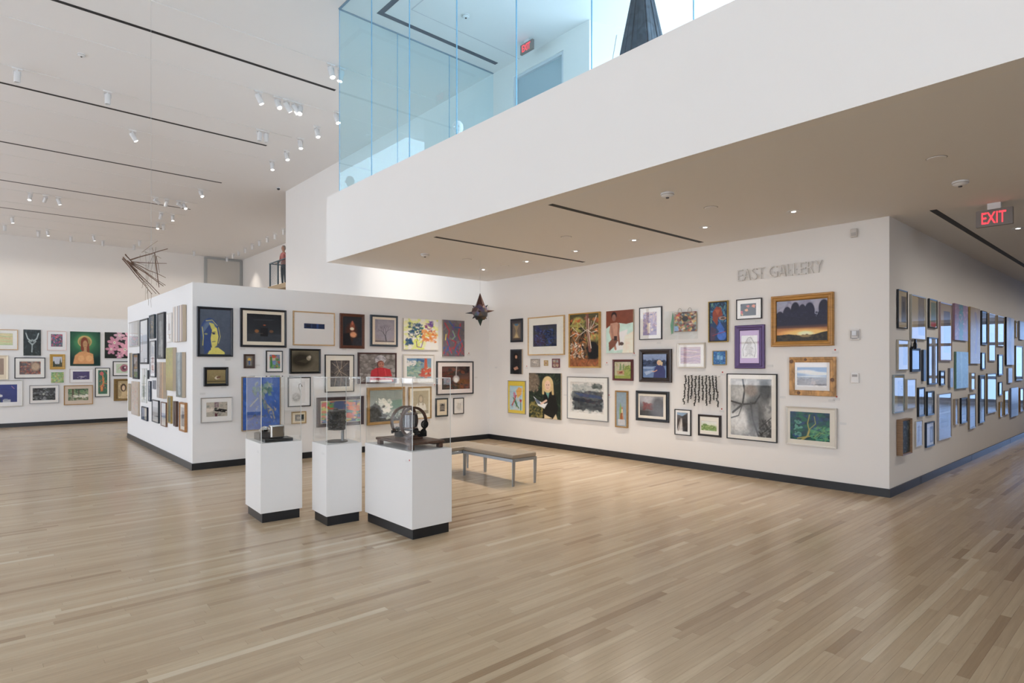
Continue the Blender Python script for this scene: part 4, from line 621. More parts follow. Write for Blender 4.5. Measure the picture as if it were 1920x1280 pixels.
('mauve_tall_print', 'C', 10.916, 1.692, 0.649, 0.876, '9c8c90', 0.0187, 0.026, 'b8a894', (0.326, 0.14, 0.102, 0.145), 'g', (25, 108), 'g 74686c 90888c/b .1 .3 .9 .6 8c8484/n .15 7', 'very tall glazed print in mauve-grey frame, top row'),
('pink_teal_canvas', 'C', 11.808, 2.026, 0.848, 0.574, '', 0.0, 0.035, '', None, 'D', (29, 66), 'g 9c7484 8c7090/p 4c8488 .3 0 .6 0 .65 .5 .6 1 .35 1 .3 .4/d 60 .09 a86878,5c8c90,c89ca0,7c6a9c,b8908c/n .15 8', 'unframed pink canvas with a teal figure shape'),
('mustard_canvas', 'C', 12.768, 1.653, 0.715, 0.958, '', 0.0, 0.035, '', None, 'D', (22, 104), 'g a88c4c 98803c/d 30 .12 b09858,8c7840,c8b88c/l .06 8c7468 .5 .1 .7 .4 .5 .8/n .1 7', 'tall mustard yellow deep canvas'),
('dark_mirror_print', 'C', 13.514, 1.992, 0.419, 0.608, '262c30', 0.0381, 0.026, '', None, 'g', (13, 63), 'g 6c6864 5c5c5c/b .3 .2 .7 .8 8c8884', 'narrow print in thick black frame beside the mustard canvas'),
('silver_tall_print', 'C', 14.185, 1.699, 0.567, 0.889, 'a09484', 0.0198, 0.026, '', None, 'g', (15, 88), 'g a8a49c 98948c/b .2 .4 .8 .7 8c8880', 'tall glazed print in pale wood frame behind black frame'),
('upper_glazed_print', 'C', 14.979, 1.99, 0.611, 0.597, 'a8a090', 0.0173, 0.026, '', None, 'g', (15, 57), 'g a0988c 948c80/b .2 .2 .8 .6 b4aca0', 'glazed print left of the black and yellow canvas'),
('yellow_vine_canvas', 'C', 15.879, 1.629, 0.785, 0.97, '', 0.0, 0.035, '', None, 'KD', (17, 87), 'g a89044 98843c/l .08 6c6048 .4 0 .5 .4 .4 .7 .6 1/l .05 705c48 .8 .2 .5 .5/d 20 .1 c0a860,847038/n .1 7', 'black-sided yellow canvas with dark vines'),
('far_small_print', 'C', 16.592, 2.206, 0.153, 0.369, 'a89c80', 0.0151, 0.03, '', None, 'g', (6, 32), 'g a8a8a4 9c9c98', 'small glazed print far along the top row'),
('far_blue_canvas', 'C', 17.194, 2.183, 0.509, 0.405, '', 0.0, 0.035, '', None, '', (11, 34), 'g 8c94a4 848c9c/d 10 .2 98a0b0,747c8c', 'greyish blue canvas farthest along the top row'),
('horse_study', 'C', 8.843, 1.567, 0.427, 0.39, 'a8a498', 0.0113, 0.03, 'c0b69c', (0.492, 0.159, 0.09, 0.174), 'g', (25, 57), 'g a49a84 988e78/d 20 .12 847a68,b8ae94,6c6454', 'beige study in pale frame below the corner print'),
('ornate_black_mirror', 'C', 9.386, 1.545, 0.386, 0.316, '15181e', 0.0331, 0.026, '', None, 'gC', (20, 44), 'g 484c50 404448', 'ornate black carved frame with a peaked top'),
('navy_canvas', 'C', 9.768, 1.411, 0.121, 0.434, '', 0.0, 0.035, '', None, '', (10, 58), 'g 2c3444 28303c/d 20 .14 3c4c64,1c2430,4c5868', 'dark navy canvas beside the ornate black frame'),
('long_vase_print', 'C', 10.218, 1.354, 0.464, 0.674, '1c2a38', 0.0202, 0.026, '', None, 'g', (21, 87), 'g b0a894 a49c8c/p 6c645c .4 .15 .6 .15 .65 .5 .55 .9 .45 .9 .35 .5/n .08 6', 'tall print of a slender dark shape in blue-black frame'),
('small_black_print', 'C', 10.717, 1.33, 0.233, 0.219, '171c24', 0.0263, 0.026, '', None, 'g', (12, 27), 'g a8a8a4 988c84/b .3 .3 .7 .8 6c645c', 'very small print in heavy black frame, middle row'),
('grey_portrait_canvas', 'C', 11.199, 1.288, 0.172, 0.296, '', 0.0, 0.035, '', None, '', (10, 36), 'g 7c7c84 6c6c74/e .5 .35 .25 .18 a49c98/d 10 .15 5c5c64', 'small grey canvas against the teal canvas'),
('teal_canvas', 'C', 11.869, 1.256, 0.776, 0.588, '', 0.0, 0.035, '', None, 'D', (27, 68), 'g 5c8478 507c70/d 40 .12 6c9488,4c7468,7ca094/l .06 7ca098 .4 0 .45 1/n .1 7', 'large teal green deep canvas in the middle row'),
('mid_glazed_print', 'C', 12.639, 1.208, 0.285, 0.289, 'a49c90', 0.015, 0.03, '', None, 'g', (11, 32), 'g a8a49c 9c988c', 'small glazed print just right of the teal canvas'),
('small_dark_glazed_print', 'C', 13.442, 1.552, 0.275, 0.3, '202c38', 0.0221, 0.026, '', None, 'g', (10, 31), 'g 94a0ac 8c98a4', 'small dark-framed print below the narrow black one'),
('blue_framed_print', 'C', 14.959, 1.426, 0.408, 0.408, '24344c', 0.0277, 0.026, '', None, 'g', (11, 39), 'g 7c8894 6c7884/d 10 .15 94a0b0', 'small print in navy frame under the upper glazed one'),
('small_grey_canvas', 'C', 15.872, 1.261, 0.414, 0.302, '', 0.0, 0.035, '', None, '', (11, 27), 'g 8c9094 84848c/d 14 .15 a4a8b0,6c6c74', 'small grey canvas under the black and yellow canvas'),
('far_tall_print', 'C', 16.93, 1.289, 0.79, 0.751, '5c5c50', 0.0269, 0.026, '', None, 'g', (15, 64), 'g 98a0a4 8c9498/b .2 .5 .8 .9 7c8488', 'tall glazed print far along the middle row'),
('silver_horse_print', 'C', 8.677, 1.033, 0.393, 0.481, '8c989c', 0.0156, 0.026, 'bcb49c', (0.38, 0.167, 0.049, 0.162), 'g', (23, 71), 'g a09684 948a78/d 24 .12 6c6458,b0a690,5c544c/n .1 7', 'beige print in silver frame nearest the corner, third row'),
('pale_glazed_print', 'C', 9.182, 1.058, 0.394, 0.392, 'b0aca0', 0.0116, 0.03, '', None, 'g', (22, 55), 'g b4ac98 aca490/b .2 .2 .8 .8 a49c88', 'pale glazed print second in the third row'),
('black_portrait_print', 'C', 9.653, 0.928, 0.281, 0.399, '1c242c', 0.0242, 0.026, '', None, 'g', (15, 54), 'g 8c8c8c 848484/b .25 .2 .75 .8 5c5c60', 'narrow portrait print in black frame, third row'),
('dusk_landscape_print', 'C', 10.096, 0.919, 0.34, 0.343, '1c2834', 0.0226, 0.026, '', None, 'g', (17, 45), 'g 98a4b0 6c6c6c/b 0 .6 1 1 4c484c/e .5 .5 .3 .2 8c9094 .4', 'landscape print in black frame beside the narrow portrait'),
('large_silver_print', 'C', 10.863, 0.52, 0.713, 0.687, 'a8a8ac', 0.0159, 0.026, '', None, 'g', (28, 85), 'g 8c8c98 8c94b0/b .2 .2 .8 .75 74747c/b 0 .4 1 .44 a8b0bc/n .08 6', 'large glazed print in silver frame, lowest of the middle'),  # thin pale band is a reflection painted across the picture
('slim_glazed_print', 'C', 11.524, 0.69, 0.194, 0.408, 'a09484', 0.0139, 0.03, '', None, 'g', (10, 48), 'g 9c98a0 9094a0', 'slim glazed print right of the large silver one'),
('black_glazed_print', 'C', 12.031, 0.682, 0.395, 0.414, '1c242c', 0.0231, 0.026, '', None, 'g', (15, 47), 'g 6c6c78 7c88a4/b .2 .3 .8 .7 54545c', 'glazed print in black frame in the lowest middle'),
('grey_glazed_print', 'C', 12.62, 0.551, 0.444, 0.588, '8c8478', 0.021, 0.026, '', None, 'g', (15, 64), 'g 9094a0 7c84a0/b .2 .2 .8 .8 8484a0', 'tall grey glazed print hanging lowest beyond the black one'),
('tall_black_print', 'C', 13.332, 0.603, 0.409, 0.848, '14202c', 0.0251, 0.026, '', None, 'g', (13, 89), 'g 7c8898 8c98b0/b .2 .2 .8 .8 8490a4', 'very tall narrow print in black frame'),
('window_glazed_print', 'C', 14.159, 0.736, 0.779, 0.736, '7c7468', 0.0231, 0.026, '', None, 'g', (20, 73), 'g 7c8090 8c94a4/b .2 .2 .8 .8 747888', 'wide glazed print in brown frame right of tall black one'),
('tiny_black_print', 'C', 14.95, 1.032, 0.291, 0.263, '1c2834', 0.0242, 0.026, '', None, 'g', (9, 25), 'g 98a4b4 8c98a8', 'tiny black-framed print under the navy framed one'),
('tiny_gold_print', 'C', 14.999, 0.607, 0.225, 0.3, 'a48c5c', 0.0173, 0.026, '', None, 'g', (8, 28), 'g a8b4c4 9ca8b8', 'tiny gold-edged print, low on the far part'),
('slim_gold_print', 'C', 15.557, 0.624, 0.387, 0.488, '8c7850', 0.0215, 0.026, '', None, 'g', (10, 45), 'g a4acbc 949cb0', 'slim gold-edged print beside the blue canvas'),
('blue_sea_canvas', 'C', 16.363, 0.541, 0.773, 0.605, '', 0.0, 0.035, '', None, 'D', (16, 53), 'g 8494b4 6c7ca4/b 0 .55 1 .75 5c6c94/n .06 6', 'blue seascape canvas with wooden sides'),
('far_brown_print', 'C', 17.249, 0.588, 0.412, 0.531, '84643c', 0.0313, 0.026, '', None, 'g', (9, 45), 'g a4a8b0 8c8480', 'print in brown frame farthest along the low row'),
('box_framed_relief', 'C', 8.841, 0.492, 0.396, 0.452, '866a50', 0.0205, 0.07, '', None, '', (30, 65), 'g 30383c 2c3438/d 60 .08 4c5c5c,202830,5c6c68,7c8884/n .3 9', 'dark relief in a deep wooden box frame, lowest by the corner'),
('white_figure_sheet', 'C', 9.556, 0.531, 0.292, 0.343, 'b8b4ac', 0.0096, 0.02, '', None, 'g', (15, 47), 'g b4b8c4 acb0bc/p 8c8c9c .3 .2 .6 .15 .6 .8 .3 .9', 'white sheet with grey figure beside the box frame'),
('blue_arch_print', 'C', 10.075, 0.475, 0.4, 0.353, '1c2c40', 0.0225, 0.026, 'c8ccd4', (0.473, 0.202, 0.017, 0.16), 'g', (19, 46), 'g 7c8cac 6c7ca0/b .3 .2 .7 .9 98a8c4', 'small blue print in white mat and black frame, lowest row'),
]
WALLS = {'E': ('x', XE, -PI/2), 'P': ('y', YP, 0), 'L': ('x', XP, -PI/2), 'D': ('y', YD, 0), 'C': ('y', YC, 0)}
GRP = {'E': 'framed art on the east gallery wall', 'P': 'framed art on the partition front', 'L': 'framed art on the partition side', 'D': 'framed art on the back left screen', 'C': 'framed art along the corridor'}
WHERE = {'E': 'on the lettered wall', 'P': 'on the low partition front', 'L': 'on the partition side', 'D': 'on the back left wall', 'C': 'on the corridor wall'}
CAT = (('photograph', 'photograph'), ('canvas', 'painting'), ('painting', 'painting'), ('watercolour', 'painting'), ('drawing', 'drawing'), ('print', 'print'))
def artwork(n, name, w, u, zb, W_, H_, fh, fwid, fd, mh, mm, fl, px, spec, label):
    ax, c, rz = WALLS[w]; off = .004
    if ax == 'x': loc = (c-off, u, zb)
    else: loc = (u, c-off, zb)
    cat = next((v for k, v in CAT if k in name), 'artwork')
    if len(label.split())+len(WHERE[w].split()) <= 16 and 'partition' not in label: label = label+' '+WHERE[w]
    root = thing(name, label, cat, loc, rz, GRP[w])
    nx = int(min(130, max(10, px[0]*1.25))); ny = int(min(130, max(10, px[1]*1.15)))
    dep = fd if fh else ((.03 if w == 'C' else .055) if 'D' in fl else .03)
    iw = 0
    if fh:
        fg = hexl(fh, 1.15); dark = sum(fg) < .15
        if 'w' in fl: fm = wood('knotty_pine', fg, (6, 3, 3), .45, .5)
        elif dark: fm = mat('frame_'+fh, fg, .32, spec=.5)
        elif fg[0] > fg[2]*1.7: fm = wood('frame_'+fh, fg, (2, 2, 20), .75, .38)
        else: fm = mat('frame_'+fh, fg, .35, metal=.25)
        prof = None
        if fwid > .03: prof = [(0, 0), (0, .85), (.12, 1), (.35, 1), (.5, .8), (.85, .72), (.93, .85), (1, .8), (1, 0)]
        m = ring(MB(), W_, H_, fwid, 0, -dep, prof)
        m.add([(-W_/2+.001, -.001, .001), (W_/2-.001, -.001, .001), (W_/2-.001, -.001, H_-.001), (-W_/2+.001, -.001, H_-.001)], [(3, 2, 1, 0)])
        fo = m.build('frame', fm, root)
        if 'w' in fl:
            kn = mat('knot', (.16, .08, .04), .5)
            for kx, kz, kr in ((-.27, H_-.06, .022), (-.08, H_-.035, .016), (W_/2-.035, .22, .022), (-.17, .035, .02)):
                MB().lathe([(kr*1.2, 0), (kr, .0035)], (kx, -dep-.0012, kz), 12, 'y').build('knot', kn, fo)
        if 'C' in fl:
            MB().lathe([(.05, 0), (.045, .02), (.02, .03)], (-.12, -.03, H_+.03), 14, 'y').tube((-.2, -.025, H_), (-.04, -.025, H_), .018).lathe([(.03, 0), (.025, .02)], (-.12, -.035, H_+.09), 10, 'y').build('crest', fm, root)
        if 's' in fl: ring(MB(), W_-2*fwid, H_-2*fwid, .012, -.002, -.03, [(0, 0), (0, 1), (1, 1), (1, 0)], 0, fwid).build('shadow_gap', SLOT, root)
        iw = fwid; face_y = -dep*.62
    else: face_y = -dep
    rough = .28 if not fh else .4
    if mm:
        mg = hexl(mh or fh, 1.22)
        l, t, r, b = mm; l *= W_; r *= W_; t *= H_; b *= H_
        l, t, r, b = [max(v, iw+.006) for v in (l, t, r, b)]
        x0, x1, z0, z1 = -W_/2+l, W_/2-r, b, H_-t
        if mh:
            mb = MB(); yo = face_y; yi = face_y+.004
            O = [(-W_/2+iw, yo, iw), (W_/2-iw, yo, iw), (W_/2-iw, yo, H_-iw), (-W_/2+iw, yo, H_-iw)]
            I = [(x0-.004, yo, z0-.004), (x1+.004, yo, z0-.004), (x1+.004, yo, z1+.004), (x0-.004, yo, z1+.004)]
            J = [(x0, yi, z0), (x1, yi, z0), (x1, yi, z1), (x0, yi, z1)]
            mb.add(O+I+J, [(i, (i+1) % 4, 4+(i+1) % 4, 4+i) for i in range(4)]+[(4+i, 4+(i+1) % 4, 8+(i+1) % 4, 8+i) for i in range(4)])
            mb.build('mat', mat('matboard_'+mh, mg, .8, spec=.1), root)
        img_y = face_y+.005
    elif 'M' in fl:
        mw = .05; mg = hexl(mh, 1.2); ring(MB(), W_-2*iw, H_-2*iw, mw, face_y+.004, face_y, [(0, 0), (0, 1), (.95, 1), (1, 0)], 0, iw).build('mat', mat('matboard_'+mh, mg, .8), root)
        x0, x1, z0, z1 = -W_/2+iw+mw, W_/2-iw-mw, iw+mw, H_-iw-mw; img_y = face_y+.005
    else:
        x0, x1, z0, z1 = -W_/2+iw, W_/2-iw, iw, H_-iw; img_y = face_y
    if fh == '':
        side = SLOT if 'K' in fl else mat('canvas_side_'+name, tuple(paint(spec, 24, 24, n+11)[:, :3].mean(axis=(0, 1))*.9), .8) if w == 'C' else (mat('canvas_side', (.50, .42, .32) if w != 'P' else (.62, .60, .57), .8))
        e = .0015
        MB().box(-W_/2, W_/2, face_y+e, 0, 0, H_).build('stretcher', side, root, bevel=.004)
        x0, x1, z0, z1 = -W_/2+.001, W_/2-.001, .001, H_-.001
    img = paint(spec, nx, ny, n+11)
    o = canvas_mesh('painted_sheet' if fh and mm else 'painted_face', x0, x1, z0, z1, img_y, img, paint_mat(rough)); o.parent = root
    if 'g' in fl and fh:
        MB().box(-W_/2+iw, W_/2-iw, -dep*.72, -dep*.70, iw, H_-iw).build('glazing', PICGLASS, root)
    return root
for n, a in enumerate(ART): artwork(n, *a)
# ---------------------------------------------------------------- wall lettering
lt = thing('wall_lettering', 'raised off-white capital letters reading EAST GALLERY high on the gallery wall', 'lettering', (XE-.02, 4.385, 2.868), -PI/2)
LM = mat('letter_paint', (.67, .655, .63), .6)
word = 'EAST GALLERY'; adv = {'E': .56, 'A': .70, 'S': .58, 'T': .56, ' ': .36, 'G': .80, 'L': .50, 'R': .60, 'Y': .64}
tot = sum(adv[c] for c in word); xcur = 0; gl = {}
for ch in word:
    wdt = adv[ch]/tot*1.205
    if ch != ' ':
        if ch not in gl: gl[ch] = text_mesh(ch, 1.0, .05, -.012)
        me = gl[ch]; o = bpy.data.objects.new('letter', me.copy()); COL.objects.link(o); o.parent = lt
        co = np.empty(len(me.vertices)*3); me.vertices.foreach_get('co', co); co = co.reshape(-1, 3)
        mn, mx = co.min(0), co.max(0); c2 = (co-mn)/(mx-mn)
        new = np.stack([xcur+c2[:, 0]*wdt*.86, -(c2[:, 2])*.018, c2[:, 1]*.165], 1)
        o.data.vertices.foreach_set('co', new.ravel()); o.data.materials.clear(); o.data.materials.append(LM); o.data.update()
        MB().tube((xcur+wdt*.4, 0, .08), (xcur+wdt*.4, .0195, .08), .006, n=6).build('stud', LM, o)
    xcur += wdt

# wall devices beside the sunset painting
al = thing('fire_alarm_strobe', 'small white fire alarm strobe on the wall right of the sunset painting', 'fire alarm', (XE-.001, 2.803, 1.955), -PI/2)
MB().box(-.055, .055, -.03, 0, 0, .14).build('housing', mat('alarm_white', (.70, .68, .66), .4), al, bevel=.006)
MB().box(-.03, .03, -.052, -.03, .05, .12).build('strobe_lens', mat('strobe', (.55, .56, .58), .1), al, bevel=.008)
MB().box(-.035, .035, -.0325, -.03, .012, .03).box(-.05, -.038, -.0325, -.03, .02, .12).box(.038, .05, -.0325, -.03, .02, .12).build('sounder_grille', mat('grille_grey', (.35, .34, .34), .5), al)
th = thing('thermostat', 'square white thermostat on the wall below the fire alarm', 'thermostat', (XE-.001, 2.803, 1.405), -PI/2)
MB().box(-.045, .045, -.028, 0, 0, .13).build('cover', mat('thermo_white', (.78, .77, .76), .4), th, bevel=.006)
MB().box(-.03, .03, -.031, -.028, .08, .11).build('vent', mat('grille_grey', (.35, .34, .34), .5), th)
ms = thing('motion_sensor', 'small beige motion sensor high on the wall under the lower ceiling corner', 'sensor', (XE-.001, 2.815, 3.27), -PI/2)
MB().box(-.04, .04, -.035, 0, 0, .11).build('housing', mat('beige_plastic', (.62, .59, .55), .5), ms, bevel=.01)
MB().box(-.025, .025, -.04, -.035, .02, .06).build('sensor_window', mat('sensor_window', (.5, .48, .46), .2), ms)

# label cards and red dots
CARD = mat('card', (.70, .70, .69), .6); REDD = mat('red_dot', (.50, .05, .04), .5)
def wloc(w, px):
    ax, c, rz = WALLS[w]; return ((c-.002, px[0], px[1]) if ax == 'x' else (px[0], c-.002, px[1])), rz
cards = [
    ('E', 4.092, 2.247, 0, 'under the butterflies photograph'),
    ('E', 3.909, 1.605, 0, 'right of the purple framed drawing'),
    ('E', 3.732, 1.168, 0, 'left of the pine framed sky picture'),
    ('E', 3.09, 1.147, 0, 'under the pine framed sky picture'),
    ('E', 2.949, 0.857, 0, 'right of the undersea tree painting'),
    ('E', 3.045, 1.784, 1, 'with red dot under the sunset painting'),
    ('E', 3.028, 1.17, 1, 'with red dot under the pine frame corner'),
    ('E', 4.639, 1.474, 1, 'with red dot above the figure charcoal corner'),
    ('E', 4.652, 0.918, 1, 'with red dot above the meadow watercolour'),
    ('E', 7.895, 1.037, 0, 'between the girl with bird and the ink wash'),
    ('E', 6.821, 1.043, 1, 'with red dot right of the ink wash'),
    ('E', 5.777, 1.981, 0, 'under the purple watercolour'),
    ('E', 6.874, 1.62, 1, 'with red dot right of the forest tree painting'),
    ('E', 8.978, 1.552, 1, 'with red dot right of the black dress painting'),
    ('E', 9.959, 1.552, 0, 'alone at the far left of the wall'),
    ('E', 6.274, 1.781, 1, 'with red dot under the seated figure painting'),
    ('P', 2.956, 1.701, 0, 'under the blue and yellow face'),
    ('P', 3.184, 1.877, 0, 'under the night garage photograph'),
    ('P', 2.585, 1.167, 0, 'above the black shape collage'),
    ('P', 3.419, 1.611, 0, 'right of the yellow flower miniature'),
    ('P', 2.896, 1.261, 0, 'under the golden bird painting'),
    ('P', 8.019, 1.339, 0, 'right of the white orb photograph'),
    ('P', 7.819, 1.829, 1, 'with red dot under the curling abstract canvas'),
    ('P', 6.992, 1.904, 1, 'with red dot under the bouquet canvas'),
    ('P', 4.954, 1.905, 1, 'with red dot under the dark red interior'),
    ('P', 6.937, 1.173, 1, 'with red dot left of the white orb photograph'),
]
for w, u, z, dot, lab in cards:
    loc, rz = wloc(w, (u, z))
    t = thing('label_card', 'tiny white caption card '+lab, 'label', loc, rz, 'caption cards on the walls')
    MB().box(-.04, .04, -.002, 0, 0, .032).build('card', CARD, t)
    if dot: MB().lathe([(.011, 0), (.011, .002)], (.0, -.0022, .05), 12, 'y').build('red_sticker', REDD, t)

# wall sculpture of hanging wire figures
wf = thing('wire_figure_sculpture', 'wall sculpture of rows of small dark wire figures above the railway photograph', 'sculpture', (XE-.004, 5.02, .0), -PI/2)
WIRE = mat('dark_wire', (.05, .05, .045), .45, metal=.6)
rw = random.Random(7)
def wx(cx): return 5.02 - np.interp(cx, [30, 285], [5.265, 4.63])
for s in range(10):
    cx = 46 + s*23; x = wx(cx); ztop = 1.465 - .012*(s % 2); n = 10 - (s % 3); mb = MB(); zz = ztop
    sway = (s-4.5)/4.5*.004
    for k in range(n):
        x += sway*rw.uniform(.2, 1.6)+rw.uniform(-.004, .004); h = .045; yy = -.05-.03*rw.random()
        mb.tube((x, yy, zz), (x+rw.uniform(-.008, .008), yy, zz-h*.55), .0075, n=5)
        mb.tube((x-.02, yy, zz-h*.2+rw.uniform(-.01, .01)), (x+.02, yy-.01, zz-h*.25+rw.uniform(-.01, .01)), .005, n=5)
        mb.tube((x, yy, zz-h*.5), (x-.011, yy, zz-h), .005, n=5); mb.tube((x, yy, zz-h*.5), (x+.011, yy, zz-h), .005, n=5)
        mb.lathe([(.001, 0), (.008, .004), (.008, .011), (.001, .015)], (x, yy, zz-.003), 6)
        zz -= h*1.02
    mb.tube((x, -.06, ztop), (x, 0, ztop+.01), .002, n=5)
    mb.build('figure_strand', WIRE, wf)

# plastic bag collage sheet behind the bag
bs = next(o for o in COL.objects if o.name.startswith('bag_collage'))
SH = thin_glass('plastic_film', (.90, .92, .92), 1.3)
v = MB(); g = 7
ww, hh = .62, .46
pts = [(-.40+ww*i/g, -.012-.006*((i*j) % 3), -.12+hh*j/g) for j in range(g+1) for i in range(g+1)]
v.add(pts, [(j*(g+1)+i, j*(g+1)+i+1, (j+1)*(g+1)+i+1, (j+1)*(g+1)+i) for j in range(g) for i in range(g)])
v.build('plastic_sheet', SH, bs)
GW = mat('green_wash', (.20, .42, .28), .7)
MB().add([(-.27, -.008, -.03), (-.235, -.008, -.02), (-.225, -.008, .22), (-.245, -.008, .33), (-.262, -.008, .2), (-.285, -.008, .12)], [(0, 1, 2, 3, 4, 5)]).build('green_stain', GW, bs)
for hx_ in (-.09, .09):
    m = MB(); P = [(hx_+.035*math.cos(a), -.04, .311+.06*math.sin(a)) for a in np.linspace(PI, 0, 9)]
    for a, b in zip(P[:-1], P[1:]): m.tube(a, b, .004, n=6)
    m.build('handle', mat('handle_grey', (.45, .42, .38), .5), bs)

# ---------------------------------------------------------------- pedestals, covers and the sculptures on them
def pedestal(x, y, sx, sy, rz, label, dot=False):
    t = thing('pedestal', label, 'pedestal', (x, y, 0), rz, 'white display pedestals')
    i = .022
    MB().box(i, sx-i, i, sy-i, 0, .10).build('toe_kick', BASE, t)
    MB().box(0, sx, 0, sy, .10, .825).build('plinth', PED, t, bevel=.0025)
    c = MB().box(-.0015, 0, .06, .12, .72, .745).build('caption_card', CARD, t)
    if dot: MB().lathe([(.008, 0), (.008, .0015)], (-.0016, .045, .745), 10, 'x').build('red_sticker', REDD, t)
    return t
def cover(x, y, sx, sy, rz, z0, z1, label):
    t = thing('acrylic_cover', label, 'display cover', (x, y, z0), rz, 'clear acrylic covers')
    h = z1-z0; k = .005; a = .008
    X0, X1, Y0, Y1 = a, sx-a, a, sy-a
    MB().box(X0+k, X1-k, Y0, Y0+k, 0, h-k).build('pane', CLEAR, t)
    MB().box(X0+k, X1-k, Y1-k, Y1, 0, h-k).build('pane', CLEAR, t)
    MB().box(X0, X0+k, Y0+k, Y1-k, 0, h-k).build('pane', CLEAR, t)
    MB().box(X1-k, X1, Y0+k, Y1-k, 0, h-k).build('pane', CLEAR, t)
    MB().box(X0+k, X1-k, Y0+k, Y1-k, h-k, h).build('top_pane', CLEAR, t)
    for (ex, ey) in ((X0, Y0), (X1-k, Y0), (X0, Y1-k), (X1-k, Y1-k)):
        MB().box(ex, ex+k, ey, ey+k, 0, h-k).build('corner_seam', CEDGE, t)
    e = MB()
    e.box(X0+k, X1-k, Y0, Y0+k, h-k, h).box(X0+k, X1-k, Y1-k, Y1, h-k, h).box(X0, X0+k, Y0, Y1, h-k, h).box(X1-k, X1, Y0, Y1, h-k, h)
    e.build('top_seam', CEDGE, t)
    return t
R3 = math.radians(-3)
pd = [((2.150, 6.328, .43, .565, R3), 'white pedestal carrying the chrome cube, leftmost of the three'),
      ((2.607, 5.768, .385, .395, R3), 'narrowest white pedestal carrying the dark drum sculpture, middle of the three'),
      ((3.002, 4.785, .455, .917, 0), 'largest long white pedestal carrying the wooden hoop machine')]
cl_ = ['tall clear acrylic cover over the chrome cube', 'tall narrow clear acrylic cover over the dark drum sculpture', 'wide clear acrylic cover over the wooden hoop machine']
for (g_, lab), cl2 in zip(pd, cl_):
    pedestal(*g_, lab, dot=lab.startswith('largest')); cover(*g_, .8265, 1.515, cl2)

CHROME = mat('chrome', (.50, .50, .50), .05, metal=1); BLK = mat('black_stone', (.015, .018, .022), .25)
def at_ped(i, lx, ly, lz=.8265):
    x, y, _, _, rz = pd[i][0]; return (x+lx*math.cos(rz)-ly*math.sin(rz), y+lx*math.sin(rz)+ly*math.cos(rz), lz)
cs = thing('chrome_sculpture', 'chrome cube and lumps on a black slab inside the left cover', 'sculpture', at_ped(0, .06, .05), R3)
MB().box(0, .29, 0, .20, 0, .033).build('slab', BLK, cs, bevel=.003)
MB().box(0, .14, .21, .40, 0, .07).add([(0,.21,.07),(.14,.21,.07),(.14,.40,.07),(0,.40,.07),(.02,.23,.085),(.12,.23,.085),(.12,.36,.08),(.02,.36,.08)], [(0,1,5,4),(1,2,6,5),(2,3,7,6),(3,0,4,7),(4,5,6,7)]).build('rear_block', mat('dark_stone', (.05, .045, .045), .35), cs)
MB().box(.07, .215, .045, .135, .034, .172).build('cube', CHROME, cs, bevel=.014)
b_ = MB().lathe([(.004, 0), (.04, .008), (.05, .03), (.036, .055), (.004, .066)], (.07, .26, .083), 18).build('lump', CHROME, cs, smooth=True)
MB().lathe([(.004, 0), (.034, .008), (.036, .02), (.02, .034), (.004, .038)], (.07, .345, .080), 16).build('lump', CHROME, cs, smooth=True)

DRM = mat('drum_bronze', (.085, .08, .072), .55, metal=.5, noise=.3, nscale=60)
ds = thing('drum_sculpture', 'dark textured metal drum on a post over a round plate inside the middle cover', 'sculpture', at_ped(1, .195, .205), R3)
MB().lathe([(.112, 0), (.112, .010), (.105, .014)], (0, 0, 0), 32).build('base_plate', mat('bronze_plate', (.12, .11, .10), .4, metal=.6), ds)
MB().tube((.045, -.045, .014), (.045, -.045, .16), .016, n=16).build('post', mat('post_steel', (.22, .23, .24), .35, metal=.8), ds)
n1, n2 = 96, 40; rr = np.random.default_rng(5); tex = vnoise(rr, n2, n1+1, 26)*.5+vnoise(rr, n2, n1+1, 12)*.5
vs = []; R = .088
for j in range(n2):
    for i in range(n1):
        a = 2*PI*i/n1; tt = tex[j, i] if i < n1-6 else tex[j, i]*(n1-i)/6+tex[j, 0]*(6-n1+i)/6
        r = R+.020*(abs(tt-.5)*4 % 1-.5)
        if 0 < j < 4 or j > n2-4: r = R*.99
        z = .128+.205*j/(n2-1)
        vs.append((r*math.cos(a), r*math.sin(a), z))
fs = [(j*n1+i, j*n1+(i+1) % n1, (j+1)*n1+(i+1) % n1, (j+1)*n1+i) for j in range(n2-1) for i in range(n1)]+[tuple(range(n1-1, -1, -1)), tuple(range((n2-1)*n1, n2*n1))]
MB().add(vs, fs).build('drum', DRM, ds)
MB().lathe([(.092, 0), (.092, .008)], (0, 0, .330), 32).build('lid', mat('bronze_plate', (.12, .11, .10), .4, metal=.6), ds)
MB().box(-.085, -.04, -.088, -.03, .27, .285).box(-.085, -.04, -.088, -.03, .243, .268).build('notch_block', mat('notch_shade', (.02, .02, .022), .6), ds)  # dark blocks standing for the shade in the eye hole
MB().lathe([(.024, 0), (.022, .012), (.012, .02)], (-.02, -.02, .339), 14).build('crown', DRM, ds)

